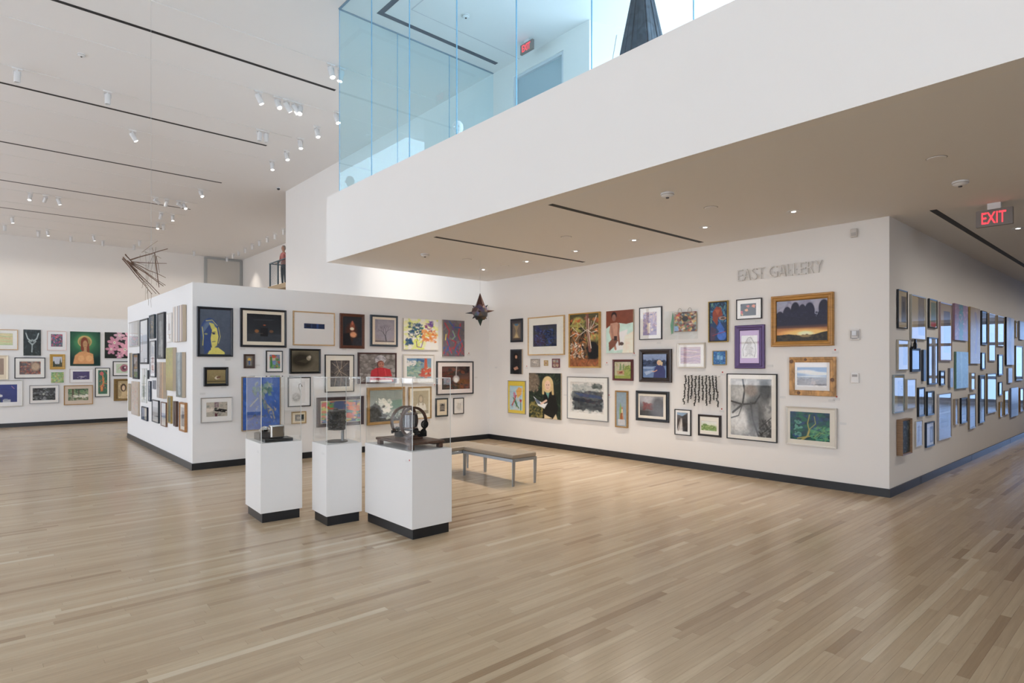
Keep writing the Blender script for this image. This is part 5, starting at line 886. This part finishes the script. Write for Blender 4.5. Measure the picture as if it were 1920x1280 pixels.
WD = wood('walnut', (.085, .04, .026), (2, 2, 8), .55, .35); WB = wood('walnut_board', (.10, .055, .038), (8, 2, 2), .6, .4)
IR = mat('black_iron', (.02, .022, .024), .4, metal=.7)
hm = thing('hoop_machine', 'wooden machine with two upright hoops on a footed board inside the right cover', 'sculpture', at_ped(2, .22, .41))
MB().box(-.20, .20, -.34, .32, .048, .074).build('board', WB, hm, bevel=.008)
for sx in (-1, 1):
    for sy in (-.30, .28): MB().box(sx*.165-.022, sx*.165+.022, sy-.03, sy+.03, 0, .048).build('foot', WD, hm, bevel=.006)
for yy in (-.085, .085):
    hp = MB().torus((0, yy, .24), .158, .024, .026, 'y', 56).build('hoop', WD, hm, bevel=.003)
    MB().box(-.012, .012, yy-.008, yy+.008, .076, .085).build('hoop_saddle', IR, hp)
MB().box(-.09, .09, -.12, .12, .074, .092).build('cradle', WD, hm, bevel=.004)
for zz, r in ((.175, .085), (.315, .088)):
    m = MB().lathe([(r, 0), (r+.006, .006), (r, .014)], (0, 0, zz), 8); m.build('ring_frame', WD, hm)
for k in range(8):
    a = PI/8+2*PI*k/8; MB().tube((.078*math.cos(a), .078*math.sin(a), .187), (.078*math.cos(a), .078*math.sin(a), .317), .005, n=8).build('spindle', IR, hm)
MB().lathe([(.055, 0), (.058, .004), (.058, .122), (.055, .126)], (0, 0, .188), 24).build('drum', mat('tin_drum', (.30, .31, .34), .35, metal=.5, noise=.3, nscale=50), hm)
m = MB()
for a in np.linspace(0, PI, 11)[:-1]:
    m.tube((.075*math.cos(a), 0, .325+.07*math.sin(a)), (.075*math.cos(a+PI/10), 0, .325+.07*math.sin(a+PI/10)), .009, n=8)
m.build('bow_handle', WD, hm)
MB().lathe([(.012, 0), (.02, .01), (.008, .03), (.004, .05)], (0, 0, .328), 12).build('finial', mat('brass', (.55, .42, .22), .3, metal=.9), hm)
MB().tube((0, -.19, .155), (0, .22, .155), .011, n=10).tube((0, .18, .155), (0, .24, .155), .019, n=12).build('axle', IR, hm)
for (gx, gy, gz, gr) in ((.115, -.11, .215, .04), (.09, -.125, .135, .035), (.10, .03, .14, .03)):
    g = MB().torus((gx, gy, gz), gr, .009, .012, 'y', 24)
    for k in range(6):
        a = PI*k/6; g.tube((gx-gr*.9*math.cos(a), gy, gz-gr*.9*math.sin(a)), (gx+gr*.9*math.cos(a), gy, gz+gr*.9*math.sin(a)), .005, n=5)
    for k in range(16):
        a = 2*PI*k/16; c, s_ = math.cos(a), math.sin(a); g.box(gx+gr*c-.003, gx+gr*c+.003, gy-.006, gy+.006, gz+gr*s_-.003, gz+gr*s_+.003)
    g.build('gear', IR, hm)
MB().box(.04, .13, -.13, -.03, .094, .13).box(-.11, -.06, .0, .10, .094, .15).build('iron_block', IR, hm, bevel=.006)
MB().tube((-.12, .0, .155), (-.175, .02, .15), .008, n=8).lathe([(.012, 0), (.012, .03)], (-.178, .02, .135), 10).build('crank', IR, hm)

# ---------------------------------------------------------------- benches
LEA = mat('taupe_leather', (.27, .222, .165), .42, noise=.05, nscale=8)
def bench(x, y, lx, ly, label, legs):
    t = thing('bench', label, 'bench', (x, y, 0), 0, 'taupe gallery benches')
    MB().box(.004, lx-.004, .004, ly-.004, .365, .425).build('cushion', LEA, t, bevel=.014)
    MB().box(0, lx, 0, .02, .325, .365).box(0, lx, ly-.02, ly, .325, .365).box(0, .02, .02, ly-.02, .325, .365).box(lx-.02, lx, .02, ly-.02, .325, .365).build('frame', STEEL, t, bevel=.002)
    MB().box(.02, lx-.02, .02, ly-.02, .345, .363).build('seat_pan', mat('pan_black', (.03, .03, .03), .6), t)
    for (ax, ay, wx_, wy) in legs:
        MB().add([(ax,ay,.0),(ax+wx_*.7,ay,.0),(ax+wx_*.7,ay+wy*.7,.0),(ax,ay+wy*.7,.0),(ax,ay,.325),(ax+wx_,ay,.325),(ax+wx_,ay+wy,.325),(ax,ay+wy,.325)],
                 [(0,3,2,1),(4,5,6,7),(0,1,5,4),(1,2,6,5),(2,3,7,6),(3,0,4,7)]).build('leg', STEEL, t)
    return t
bench(5.325, 5.99, .455, 1.10, 'taupe leather bench on steel legs nearer the camera, right of the pedestals', [(0, 0, .055, .012), (.40, 0, .055, .012), (0, 1.088, .055, .012), (.40, 1.088, .055, .012)])
bench(4.66, 7.10, 1.12, .50, 'second taupe bench set crosswise behind the first, half hidden by the pedestal', [(0, 0, .012, .055), (1.108, .01, .012, .055), (0, .445, .012, .055), (1.108, .445, .012, .055)])

# ---------------------------------------------------------------- ceiling fittings
TRK = 'first second third fourth fifth sixth seventh eighth ninth tenth last'.split()
TY = (12.0, 14.31, 16.64, 18.97, 21.32, 23.75, 26.0, 28.4, 30.6, 33.4, 35.6)
def make_spot(lit):
    t = thing('ceiling_spotlight', 'x', 'spotlight', (0,0,-20))
    MB().box(-.09, .09, -.02, .02, -.035, -.0105).build("adapter", TRACK, t)
    MB().tube((0,0,-.035), (0,0,-.09), .012, n=8).box(-.068, .068, -.012, .012, -.075, -.065).box(-.072, -.066, -.012, .012, -.16, -.065).box(.066, .072, -.012, .012, -.16, -.065).build('yoke', WHITE, t)
    h = MB().lathe([(.03, .07), (.058, .06), (.060, .04), (.060, -.16), (.054, -.165), (.050, -.15), (.045, -.12)], (0,0,0), 24).build('housing', WHITE, t, smooth=True)
    h.location = (0, 0, -.15)
    MB().lathe([(.049, -.152), (.030, -.150), (.004, -.149)], (0,0,0), 24).build('lens', LAMP if lit else DULL, h)
    return t
PL, PU = make_spot(True), make_spot(False)
spots = [
    (2.018, 36.259, 0.000, 0.000, False, 'back'),
    (3.31, 36.698, 0.000, 0.000, False, 'back'),
    (4.652, 36.874, 0.000, 0.000, False, 'back'),
    (6.059, 37.09, 0.000, 0.000, False, 'back'),
    (8.902, 36.865, 0.000, 0.000, False, 'back'),
    (10.866, 37.684, 0.000, 0.000, False, 'stair'),
    (10.815, 36.357, 0.000, 0.000, False, 'stair'),
    (10.769, 35.207, 0.000, 0.000, False, 'stair'),
    (10.77, 34.077, 0.000, 0.000, False, 'stair'),
    (10.709, 32.773, 0.000, 0.000, False, 'stair'),
    (10.662, 31.538, 0.000, 0.000, False, 'stair'),
    (10.638, 30.358, 0.000, 0.000, False, 'stair'),
    (10.659, 29.365, 0.000, 0.000, False, 'stair'),
    (10.58, 28.058, 0.000, 0.000, False, 'stair'),
    (5.526, 11.957, 0.349, 3.491, True, 'track0'),
    (5.754, 12.058, 0.175, 1.571, True, 'track0'),
    (4.816, 14.3, 0.436, 4.363, True, 'track1'),
    (5.254, 14.319, 0.524, 3.491, True, 'track1'),
    (5.47, 14.319, 0.611, 4.712, True, 'track1'),
    (5.659, 14.307, 0.611, 4.712, True, 'track1'),
    (5.798, 14.262, 0.489, 2.618, True, 'track1'),
    (0.783, 35.612, 0.000, 0.000, False, 'track10'),
    (2.323, 35.389, 0.140, 4.712, True, 'track10'),
    (4.107, 35.663, 0.244, 4.712, True, 'track10'),
    (6.054, 35.279, 0.000, 0.000, False, 'track10'),
    (0.57, 16.724, 0.000, 0.000, False, 'track2'),
    (2.19, 16.704, 0.000, 0.000, False, 'track2'),
    (5.624, 16.574, 0.000, 0.000, False, 'track2'),
    (5.798, 16.567, 0.000, 0.000, False, 'track2'),
    (3.066, 18.993, 0.524, 4.538, True, 'track3'),
    (5.955, 23.712, 0.611, 3.491, True, 'track5'),
    (4.943, 26.098, 1.222, 5.061, True, 'track6'),
    (5.318, 25.863, 0.524, 0.349, False, 'track6'),
    (5.728, 25.898, 1.222, 5.061, True, 'track6'),
    (5.937, 25.916, 0.524, 3.491, True, 'track6'),
    (1.339, 28.536, 0.384, 2.793, True, 'track7'),
    (1.788, 28.705, 0.873, 0.349, False, 'track7'),  # a ceiling sensor, modelled with the unlit spotlight
    (2.172, 28.657, 0.349, 4.712, True, 'track7'),
    (5.604, 28.401, 0.524, 0.349, True, 'track7'),
    (6.029, 28.259, 0.140, 3.491, True, 'track7'),
    (5.91, 30.922, 0.349, 2.793, True, 'track8'),
    (6.132, 30.863, 0.524, 5.934, True, 'track8'),
    (0.974, 33.23, 0.140, 4.712, True, 'track9'),
    (6.784, 18.941, 0.209, 3.316, True, 'wall'),
    (6.783, 17.756, 0.349, 3.491, True, 'wall'),
    (6.706, 16.531, 0.209, 3.316, True, 'wall'),
    (6.705, 15.42, 0.314, 3.491, True, 'wall'),
    (6.694, 14.207, 0.384, 3.491, True, 'wall'),
]
used = {True: False, False: False}; ORD = 'first second third fourth fifth sixth seventh eighth ninth'.split(); seen = {}; left = {}
for q in spots: left[q[5]] = left.get(q[5], 0)+1
for x, y, tilt, az, lit, rowname in spots:
    P = PL if lit else PU
    if not used[lit]: o = P; used[lit] = True
    else: o = copy_tree(P)
    if rowname.startswith('track'):
        k = int(rowname[5:]); y = TY[k]; z = Z3; lab = ('lit' if lit else 'unlit')+' white cylinder spotlight hanging from the %s high ceiling track' % TRK[k]; gr = 'spotlights on the %s ceiling track' % TRK[k]
    elif rowname == 'wall': z = Z3+.010; lab = 'lit white cylinder spotlight in the row beside the tall wall'; gr = 'spotlights along the tall side wall'
    elif rowname == 'stair': z = Z3+.010; lab = 'distant grey cylinder spotlight in the row by the stair recess'; gr = 'spotlights by the stair recess'
    else: z = Z3+.010; lab = 'distant cylinder spotlight in the row before the back wall'; gr = 'spotlights before the back wall'
    if rowname[:5] != 'track': z = Z3+.010
    k = seen[rowname] = seen.get(rowname, -1)+1
    if left[rowname] > 1: lab = lab.replace('spotlight', 'spotlight, %s from the left,' % ORD[k], 1)
    lab = lab.replace('hanging from', 'on').replace('high ceiling track', 'ceiling track').replace('in the row', 'in row')
    o.location = (x, y, z); o['label'] = lab; o['group'] = gr
    for c in o.children:
        if c.name.startswith('housing'): c.rotation_euler = (tilt*math.cos(az), tilt*math.sin(az), 0)
    o.rotation_euler = (0, 0, 0)
    if lit and rowname != 'wall':
        e_ = Matrix.Rotation(tilt*math.sin(az), 3, 'Y') @ Matrix.Rotation(tilt*math.cos(az), 3, 'X') @ Vector((0, 0, -1)); c_ = Vector((x, y, z-.15))
        spot('spotlight_beam', c_+e_*.19, c_+e_*2, 320*(.4 if rowname == 'track0' else 1), 60, 1)
# light of the wall washers along the tall wall, the back wall and the stair recess
for yy in (11.7, 12.95, 14.2, 15.4, 16.55, 17.75, 18.95, 20.4): spot('wall_wash', (6.72, yy, 7.6), (XE, yy, 3.0), 5, 95, 1)
for xx in (-.5, 1.2, 2.9, 4.6, 6.3, 8.0, 9.7): spot('back_wash', (xx, 36.0, 7.6), (xx, 38.4, 3.4), 72, 100, 1)
for yy in (24, 28, 32, 36): spot('stair_wash', (10.65, yy, 7.6), (11.95, yy, 5.0), 120, 80, 1)
for (xx, yy) in ((2.2, 16.64), (5.7, 16.64)): spot('screen_wash', (xx-1.2, yy, 7.7), (xx-1, YD, 1.6), 220, 50, 1)

def disc_fixture(name, label, cat, x, y, kind, group, z=Z1):
    t = thing(name, label, cat, (x, y, z), 0, group)
    if kind == 'down':
        MB().lathe([(.062, 0), (.078, 0), (.078, -.006), (.060, -.004)], (0,0,0), 24).build('trim_ring', WHITE, t)
        MB().lathe([(.058, -.003), (.01, -.0045)], (0,0,0), 20).build('lens', LAMP, t)
    elif kind == 'cap':
        MB().lathe([(.075, 0), (.070, -.008), (.02, -.010)], (0,0,0), 24).build('cover_plate', CEIL, t)
        MB().lathe([(.082, 0), (.076, -.003)], (0,0,0), 24).build('rim', mat('rim_grey', (.35, .33, .30), .6), t)
    elif kind == 'smoke':
        MB().lathe([(.068, 0), (.072, -.012), (.066, -.026), (.045, -.040), (.02, -.046)], (0,0,0), 24).build('housing', WHITE, t, smooth=True)
        MB().lathe([(.069, -.014), (.070, -.020), (.067, -.024)], (0,0,0), 24).build('vent_slot', mat('rim_grey', (.35, .33, .30), .6), t)
        MB().lathe([(.018, -.046), (.016, -.056), (.005, -.058)], (0,0,0), 12).build('sensor_tip', mat('sensor_black', (.04, .03, .03), .4), t)
    elif kind == 'dome':
        MB().lathe([(.06, 0), (.062, -.03)], (0,0,0), 20).build('mount', WHITE, t)
        MB().lathe([(.055, -.03), (.05, -.06), (.03, -.08), (.005, -.086)], (0,0,0), 20).build('dome', mat('dome_black', (.02, .02, .025), .15), t, smooth=True)
    return t
ordn = ['nearest the corridor corner', 'second from the corridor corner', 'third from the corridor corner', 'fourth from the corridor corner', 'fifth from the corridor corner', 'farthest from the corridor corner']
for i, (x, y) in enumerate(((7.27, 3.11), (7.22, 4.25), (7.19, 5.39), (7.18, 6.54), (7.26, 7.78), (7.25, 9.0))):
    disc_fixture('recessed_downlight', 'lit recessed downlight along the lettered wall, '+ordn[i], 'downlight', x, y, 'down', 'downlights before the east wall')
    spot('downlight_beam', (x, y, Z1-.03), (XE, y, .6), 9, 120, 1, (1, .89, .77), .05)
    spot('downlight_beam', (x, y, Z1-.03), (x-1.0, y, 0), 165*(0, .5, 1, 1, 1, 1)[i], 110, 1, (1, .89, .77), .05)
for i, x in enumerate((10.43,)):
    disc_fixture('recessed_downlight', 'lit recessed downlight beside the black slot near the EXIT sign', 'downlight', x, 1.49, 'down', 'corridor downlights')
for x in (9.3, 10.43, 11.6, 12.8, 14.0, 15.3, 16.6, 18.0, 20.0): spot('corridor_beam', (x, .7, Z1-.03), (x, YC, 1.0), 36, 110, 1, (1, .89, .77), .05)
for x, y, lab in ((6.36, 3.67, 'round white cover plate beside the longer black slot'), (6.28, 5.90, 'round white cover plate between the two black slots'), (6.33, 8.31, 'round white cover plate beyond the shorter black slot'),
                  (7.27, 8.39, 'round white cover plate beyond the lit downlights'), (6.33, 1.46, 'round white cover plate above the corridor mouth')):
    disc_fixture('cover_plate', lab, 'ceiling plate', x, y, 'cap', 'round sprinkler cover plates')
for x, y, lab in ((5.48, 3.67, 'white smoke detector under the balcony near its edge'), (5.5, 8.37, 'white smoke detector at the far end under the balcony'), (7.32, 1.49, 'bulkier white smoke detector left of the EXIT sign')):
    disc_fixture('smoke_detector', lab, 'smoke detector', x, y, 'smoke', 'smoke detectors')
disc_fixture('smoke_detector', 'round white smoke detector alone on the high ceiling, upper left', 'smoke detector', 1.53, 15.04, 'smoke', 'smoke detectors', Z3)
disc_fixture('smoke_detector', 'smoke detector on the ceiling inside the blue glass gallery', 'smoke detector', 6.6, 8.7, 'smoke', 'smoke detectors', Z3)
disc_fixture('dome_camera', 'small black dome camera on the high ceiling near the wall end', 'camera', 8.0, 21.7, 'dome', None, Z3)

# exit signs
def exit_sign(x, y0, y1, z0, z1, zc, label):
    w = y1-y0; t = thing('exit_sign', label, 'exit sign', (x, (y0+y1)/2, z0), -PI/2)
    MB().box(-w/2, w/2, -.025, .025, 0, z1-z0).build('housing', mat('sign_grey', (.20, .18, .17), .45), t, bevel=.004)
    MB().box(-.06, .06, -.03, .03, z1-z0, zc-z0).build('ceiling_bracket', WHITE, t)
    me = text_mesh('EXIT', 1.0, .01, .006); co = np.empty(len(me.vertices)*3); me.vertices.foreach_get('co', co); co = co.reshape(-1, 3)
    mn, mx = co.min(0), co.max(0); c2 = (co-mn)/(mx-mn); hgt = z1-z0
    co = np.stack([-w*.34+c2[:, 0]*w*.66, -.0255-c2[:, 2]*.002, hgt*.16+c2[:, 1]*hgt*.68], 1); me.vertices.foreach_set('co', co.ravel())
    me.materials.clear(); me.materials.append(mat('red_led', (.6, .02, .03), .4, emit=(1.0, .035, .05), es=2.2)); me.update()
    o = bpy.data.objects.new('lettering', me); COL.objects.link(o); o.parent = t
    return t
exit_sign(8.6, 1.268, 1.600, 3.215, 3.405, Z1, 'grey EXIT sign with glowing red letters hanging at the corridor mouth')
exit_sign(8.0, 8.387, 8.74, 7.76, 7.95, Z3, 'EXIT sign with red letters behind the blue glass upstairs')

# ---------------------------------------------------------------- hanging stick sculpture
st = thing('stick_sculpture', 'hanging sculpture of bundled brown sticks fanning out in front of the back wall', 'sculpture', (1.962, 10.962, 3.168))
STK = wood('bark_brown', (.16, .085, .05), (4, 4, 4), .5, .7); STG = mat('twig_grey', (.34, .29, .24), .8)
sticks = [
    ((-0.258, 0.2, 0.218), (-0.136, 0.338, 0.127), 0.0102, 1),
    ((-0.282, 0.245, 0.178), (-0.124, 0.02, -0.049), 0.0089, 1),
    ((-0.289, 0.26, 0.153), (0.056, -0.094, -0.413), 0.0089, 1),
    ((-0.269, 0.242, 0.153), (0.171, -0.03, -0.397), 0.0095, 1),
    ((-0.28, 0.232, 0.161), (0.134, 0.02, -0.392), 0.0076, 1),
    ((-0.247, 0.211, 0.12), (-0.027, -0.152, -0.299), 0.0076, 1),
    ((-0.188, 0.187, 0.139), (0.23, -0.319, 0.295), 0.0108, 1),
    ((-0.181, 0.199, 0.11), (0.237, -0.217, 0.078), 0.0076, 1),
    ((-0.182, 0.165, 0.1), (0.245, -0.109, -0.138), 0.0076, 1),
    ((-0.177, 0.195, 0.094), (0.194, -0.336, -0.285), 0.0076, 1),
    ((-0.229, 0.213, 0.122), (0.167, -0.333, -0.3), 0.0102, 1),
    ((-0.046, 0.13, 0.266), (0.14, -0.07, 0.445), 0.0057, 0),
    ((0.117, 0.03, 0.256), (0.11, -0.319, -0.322), 0.0102, 1),
    ((0.109, -0.087, 0.334), (0.092, -0.101, 0.192), 0.0051, 0),
    ((0.045, -0.18, 0.307), (0.086, -0.009, 0.258), 0.0051, 0),
    ((0.097, 0.027, 0.221), (0.031, 0.017, 0.031), 0.0045, 0),
    ((0.114, -0.178, 0.185), (0.198, -0.012, 0.18), 0.0064, 0),
    ((0.115, -0.099, 0.196), (0.152, -0.129, -0.069), 0.0057, 1),
    ((0.108, -0.015, 0.206), (0.091, -0.25, -0.288), 0.0045, 0),
    ((0.104, 0.01, 0.22), (0.046, 0.048, -0.199), 0.0038, 0),
    ((0.086, 0.016, -0.027), (0.024, -0.17, -0.307), 0.0032, 0),
    ((0.007, 0.091, 0.08), (-0.039, -0.114, -0.517), 0.0032, 0),
    ((-0.009, -0.126, -0.316), (0.046, 0.13, -0.577), 0.0045, 0),
    ((0.07, 0.054, -0.389), (0.083, 0.108, -0.609), 0.0032, 0),
    ((-0.089, 0.07, -0.103), (-0.107, -0.014, -0.198), 0.0057, 0),
    ((-0.056, -0.109, -0.224), (-0.049, 0.114, -0.307), 0.0045, 0),
    ((-0.069, 0.132, 0.226), (-0.051, 0.207, 0.142), 0.0032, 0),
    ((0.021, -0.088, -0.046), (-0.021, -0.118, -0.411), 0.0038, 0),
    ((0.031, 0.017, 0.116), (0.023, 0.127, -0.214), 0.0038, 0),
    ((0.011, 0.139, 0.29), (-0.034, -0.138, 0.047), 0.0032, 0),
    ((-0.112, 0.094, 0.088), (0.029, 0.164, 0.065), 0.0045, 0),
    ((-0.047, 0.017, 0.266), (0.15, -0.09, 0.19), 0.0038, 0),
]
rs = random.Random(3)
for i, (a, b, r, c) in enumerate(sticks):
    a = Vector(a); b = Vector(b); m = MB(); n = 4; prev = a
    for k in range(1, n+1):
        q = a.lerp(b, k/n)+(Vector((rs.uniform(-1, 1), rs.uniform(-1, 1), rs.uniform(-1, 1)))*.006 if k < n else Vector())
        m.tube(prev, q, r*(1-.12*(k-1)), r*(1-.12*k), n=7); prev = q
    m.build('stick', STK if c else STG, st)
for (dx_, dy_) in ((0, 0), (.05, -.02)):
    MB().tube((.03+dx_, dy_, .0), (.06, 0, .55), .0018, n=5).build('thread', mat('steel_wire', (.45, .45, .45), .4), st)
MB().tube((.06, 0, .55), (.068, .052, Z3-3.168), .0022, n=5).build('hanging_wire', mat('steel_wire', (.45, .45, .45), .4), st)

# hanging star
sp = thing('hanging_star', 'dark spiky star-shaped ornament hanging near the corner of the two walls', 'hanging sculpture', (6.551, 8.225, 2.559))
rs = random.Random(11); import bmesh
bm = bmesh.new(); bmesh.ops.create_icosphere(bm, subdivisions=2, radius=.150)
bm.faces.ensure_lookup_table()
for v_ in bm.verts: v_.co *= rs.uniform(.82, 1.1)
me = bpy.data.meshes.new('core'); bm.to_mesh(me)
cols = [mat('star_%d' % i, c, .4, metal=.3) for i, c in enumerate(((.03, .03, .035), (.07, .03, .025), (.03, .05, .045), (.06, .05, .10), (.12, .08, .05)))]
for m_ in cols: me.materials.append(m_)
for p in me.polygons: p.material_index = rs.randrange(5)
o = bpy.data.objects.new('core', me); COL.objects.link(o); o.parent = sp; bm.free()
for d, ln, wr_ in (((0, 0, 1), .335, .105), ((.05, .02, -1), .245, .07), ((.748, -.664, .10), .25, .035), ((-.748, .664, -.08), .26, .035), ((.66, .75, 0), .22, .04), ((-.66, -.75, .05), .22, .04), ((.5, -.5, .65), .19, .035), ((-.5, .5, .62), .18, .035), ((.5, -.45, -.7), .17, .035), ((-.5, .5, -.6), .18, .035)):
    d = Vector(d).normalized(); MB().tube(d*.08, d*ln, wr_, .002, n=5).build('spike', cols[rs.randrange(3)], sp)
MB().tube((0, 0, .33), (0, 0, Z1-2.559), .0016, n=5).build('hanging_wire', MC['steel_wire'], sp)

# upstairs: dark timber spire, pale bust
ob = thing('timber_spire', 'dark slatted timber spire rising behind the blue glass', 'sculpture', (6.62, 4.80, 4.475))
OB = wood('charred_timber', (.06, .075, .10), (3, 3, 3), .5, .7)
def lerp3(a, b, t): return tuple(a[i]+(b[i]-a[i])*t for i in range(3))
bz = [Vector(p) for p in ((-.42, .40, 0), (-.30, -.38, 0), (.42, -.42, 0), (.36, .36, 0))]
tz = [Vector(p) for p in ((-.11, .10, 2.12), (-.09, -.06, 2.12), (.03, -.10, 2.12), (.05, .06, 2.12))]
rs = random.Random(2)
for s in range(4):
    a0, a1, b0, b1 = bz[s], bz[(s+1) % 4], tz[s], tz[(s+1) % 4]; nb = 5
    nrm = (a1-a0).cross(b0-a0).normalized()
    for k in range(nb):
        t0, t1 = k/nb+.008, (k+1)/nb-.008; dpt = rs.uniform(.0, .022)
        P = [a0.lerp(a1, t0), a0.lerp(a1, t1), b0.lerp(b1, t1), b0.lerp(b1, t0)]
        MB().add([p+nrm*dpt for p in P]+[p-nrm*.03 for p in P], [(0,1,2,3),(7,6,5,4),(0,4,5,1),(1,5,6,2),(2,6,7,3),(3,7,4,0)]).build('slat', OB, ob)
ap = Vector((-.02, 0, 2.42))
MB().add([*tz, ap], [(0,1,4),(1,2,4),(2,3,4),(3,0,4),(3,2,1,0)]).build('cap', OB, ob)
MB().tube((-.30, .22, 1.55), (-.46, .42, 0), .006, n=6).build('stay_rod', mat('steel_wire', (.45, .45, .45), .4), ob)
bt = thing('pale_bust', 'small pale stone bust upstairs just above the balcony edge', 'sculpture', (5.96, 8.08, 4.451))
BW = mat('pale_stone', (.75, .76, .76), .6, noise=.05, nscale=30)
MB().box(-.16, .16, -.16, .16, 0, .86).build('plinth', PED, bt, bevel=.004)
MB().lathe([(.10, .861), (.13, .90), (.12, .96), (.06, 1.0), (.05, 1.04), (.075, 1.08), (.092, 1.14), (.088, 1.20), (.055, 1.245), (.01, 1.255)], (0, 0, 0), 24).build('head', BW, bt, smooth=True)
MB().tube((-.08, -.03, 1.14), (-.115, -.035, 1.12), .014, .008, 8).tube((-.06, .06, 1.15), (-.05, .09, 1.14), .02, .012, 8).tube((-.05, -.09, 1.15), (-.04, -.11, 1.14), .02, .012, 8).build('face_features', BW, bt, smooth=True)

# ---------------------------------------------------------------- stair landing, railing, person
ld = struct('landing_slab', MB().box(9.33, 11.94, 22.01, 26.55, 4.80, 5.0), mat('landing_tan', (.50, .38, .24), .6), label='upper landing slab in the far stair recess')
rl = thing('landing_railing', 'dark steel railing with fine horizontal bars on the far upper landing', 'railing', (9.38, 24.2, 5.0))
RM = mat('rail_blue_grey', (.08, .13, .16), .4)
for yy in (-2.1, -.95, .22, 1.28, 2.22): MB().box(-.025, .025, yy-.03, yy+.03, 0, .98).build('post', RM, rl)
MB().box(-.03, .03, -2.15, 2.26, .98, 1.02).build('handrail', RM, rl)
mb = MB()
for k in range(26): mb.box(-.006, .006, -2.1, 2.22, .06+k*.035, .068+k*.035)
o = mb.build('wire_infill', RM, rl); o['kind'] = 'stuff'
MB().box(.0, 2.2, 2.20, 2.24, .98, 1.02).box(2.15, 2.2, 2.19, 2.25, 0, .98).build('end_rail', RM, rl)

def person(x, y, z, rz):
    t = thing('person', 'grey-haired person in a red-pink top standing behind the far landing railing', 'person', (x, y, z), rz)
    sk = mat('skin', (.50, .30, .22), .5, spec=.3); sh = mat('pink_shirt', (.50, .19, .17), .8); tr = mat('dark_trousers', (.05, .055, .07), .8); hr = mat('grey_hair', (.30, .27, .25), .8); so = mat('dark_shoe', (.02, .02, .02), .5)
    V = [(0,0,.93),(0,0,1.08),(0,0,1.28),(0,0,1.42),(0,-.01,1.49),(0,-.015,1.56),
         (.17,0,1.38),(.235,-.02,1.14),(.21,-.16,.98),(.19,-.22,.97),(-.17,0,1.38),(-.235,-.02,1.14),(-.21,-.16,.98),(-.19,-.22,.97),
         (.095,0,.86),(.10,-.01,.50),(.10,.02,.08),(-.095,0,.86),(-.10,-.01,.50),(-.10,.02,.08),(.10,-.12,.04),(-.10,-.12,.04)]
    E_ = [(0,1),(1,2),(2,3),(3,4),(4,5),(3,6),(6,7),(7,8),(8,9),(3,10),(10,11),(11,12),(12,13),(0,14),(14,15),(15,16),(0,17),(17,18),(18,19),(16,20),(19,21)]
    Rr = [.14,.12,.14,.11,.052,.05,.065,.045,.032,.03,.065,.045,.032,.03,.095,.065,.045,.095,.065,.045,.04,.04]
    me = bpy.data.meshes.new('body'); me.from_pydata(V, E_, []); o = bpy.data.objects.new('body', me); COL.objects.link(o)
    md = o.modifiers.new('skin', 'SKIN'); sv = me.skin_vertices[0].data
    for i, r in enumerate(Rr): sv[i].radius = (r, r*.8); sv[i].use_root = (i == 0)
    sb = o.modifiers.new('sub', 'SUBSURF'); sb.levels = 2; sb.render_levels = 2
    dg = bpy.context.evaluated_depsgraph_get(); m2 = bpy.data.meshes.new_from_object(o.evaluated_get(dg)); bpy.data.objects.remove(o)
    m2.materials.clear()
    for q in (sk, sh, tr, so): m2.materials.append(q)
    for p in m2.polygons:
        c = p.center
        arm = abs(c.x) > .175 and c.z < 1.2
        p.material_index = 3 if c.z < .07 else 2 if (c.z < .93 and not arm) else 0 if (c.z > 1.455 or (arm and c.y < -.08)) else 1
        p.use_smooth = True
    b = bpy.data.objects.new('body', m2); COL.objects.link(b); b.parent = t
    hd = MB().lathe([(.02, 1.50), (.055, 1.53), (.072, 1.58), (.078, 1.64), (.074, 1.70), (.050, 1.745), (.01, 1.76)], (0, -.02, 0), 18)
    hd.tube((0, -.09, 1.635), (0, -.115, 1.61), .012, .012, 8).tube((.074, -.02, 1.65), (.088, -.01, 1.63), .016, .012, 8).tube((-.074, -.02, 1.65), (-.088, -.01, 1.63), .016, .012, 8)
    hd.build('head', sk, t, smooth=True)
    MB().tube((-.03, -.088, 1.655), (-.03, -.094, 1.655), .009, n=8).tube((.03, -.088, 1.655), (.03, -.094, 1.655), .009, n=8).build('eyes', so, t)
    MB().box(-.022, .022, -.092, -.086, 1.575, 1.582).build('mouth', mat('lip', (.35, .12, .10), .5), t)
    MB().lathe([(.080, 1.60), (.086, 1.66), (.082, 1.72), (.055, 1.765), (.01, 1.78)], (0, .002, 0), 18).build('hair', hr, t, smooth=True)
    for sx in (-1, 1):
        for k in range(4):
            fx = sx*(.175+.011*k); MB().tube((fx, -.235, .975), (fx+sx*.001, -.272-.006*(k % 2), .965), .0075, n=6).tube((fx, -.272, .965), (fx, -.285, .945), .0065, n=6).build('finger', sk, t)
        MB().tube((sx*.168, -.215, .975), (sx*.150, -.245, .965), .008, n=6).build('thumb', sk, t)
    return t
person(9.78, 25.9, 5.0, math.radians(-75))
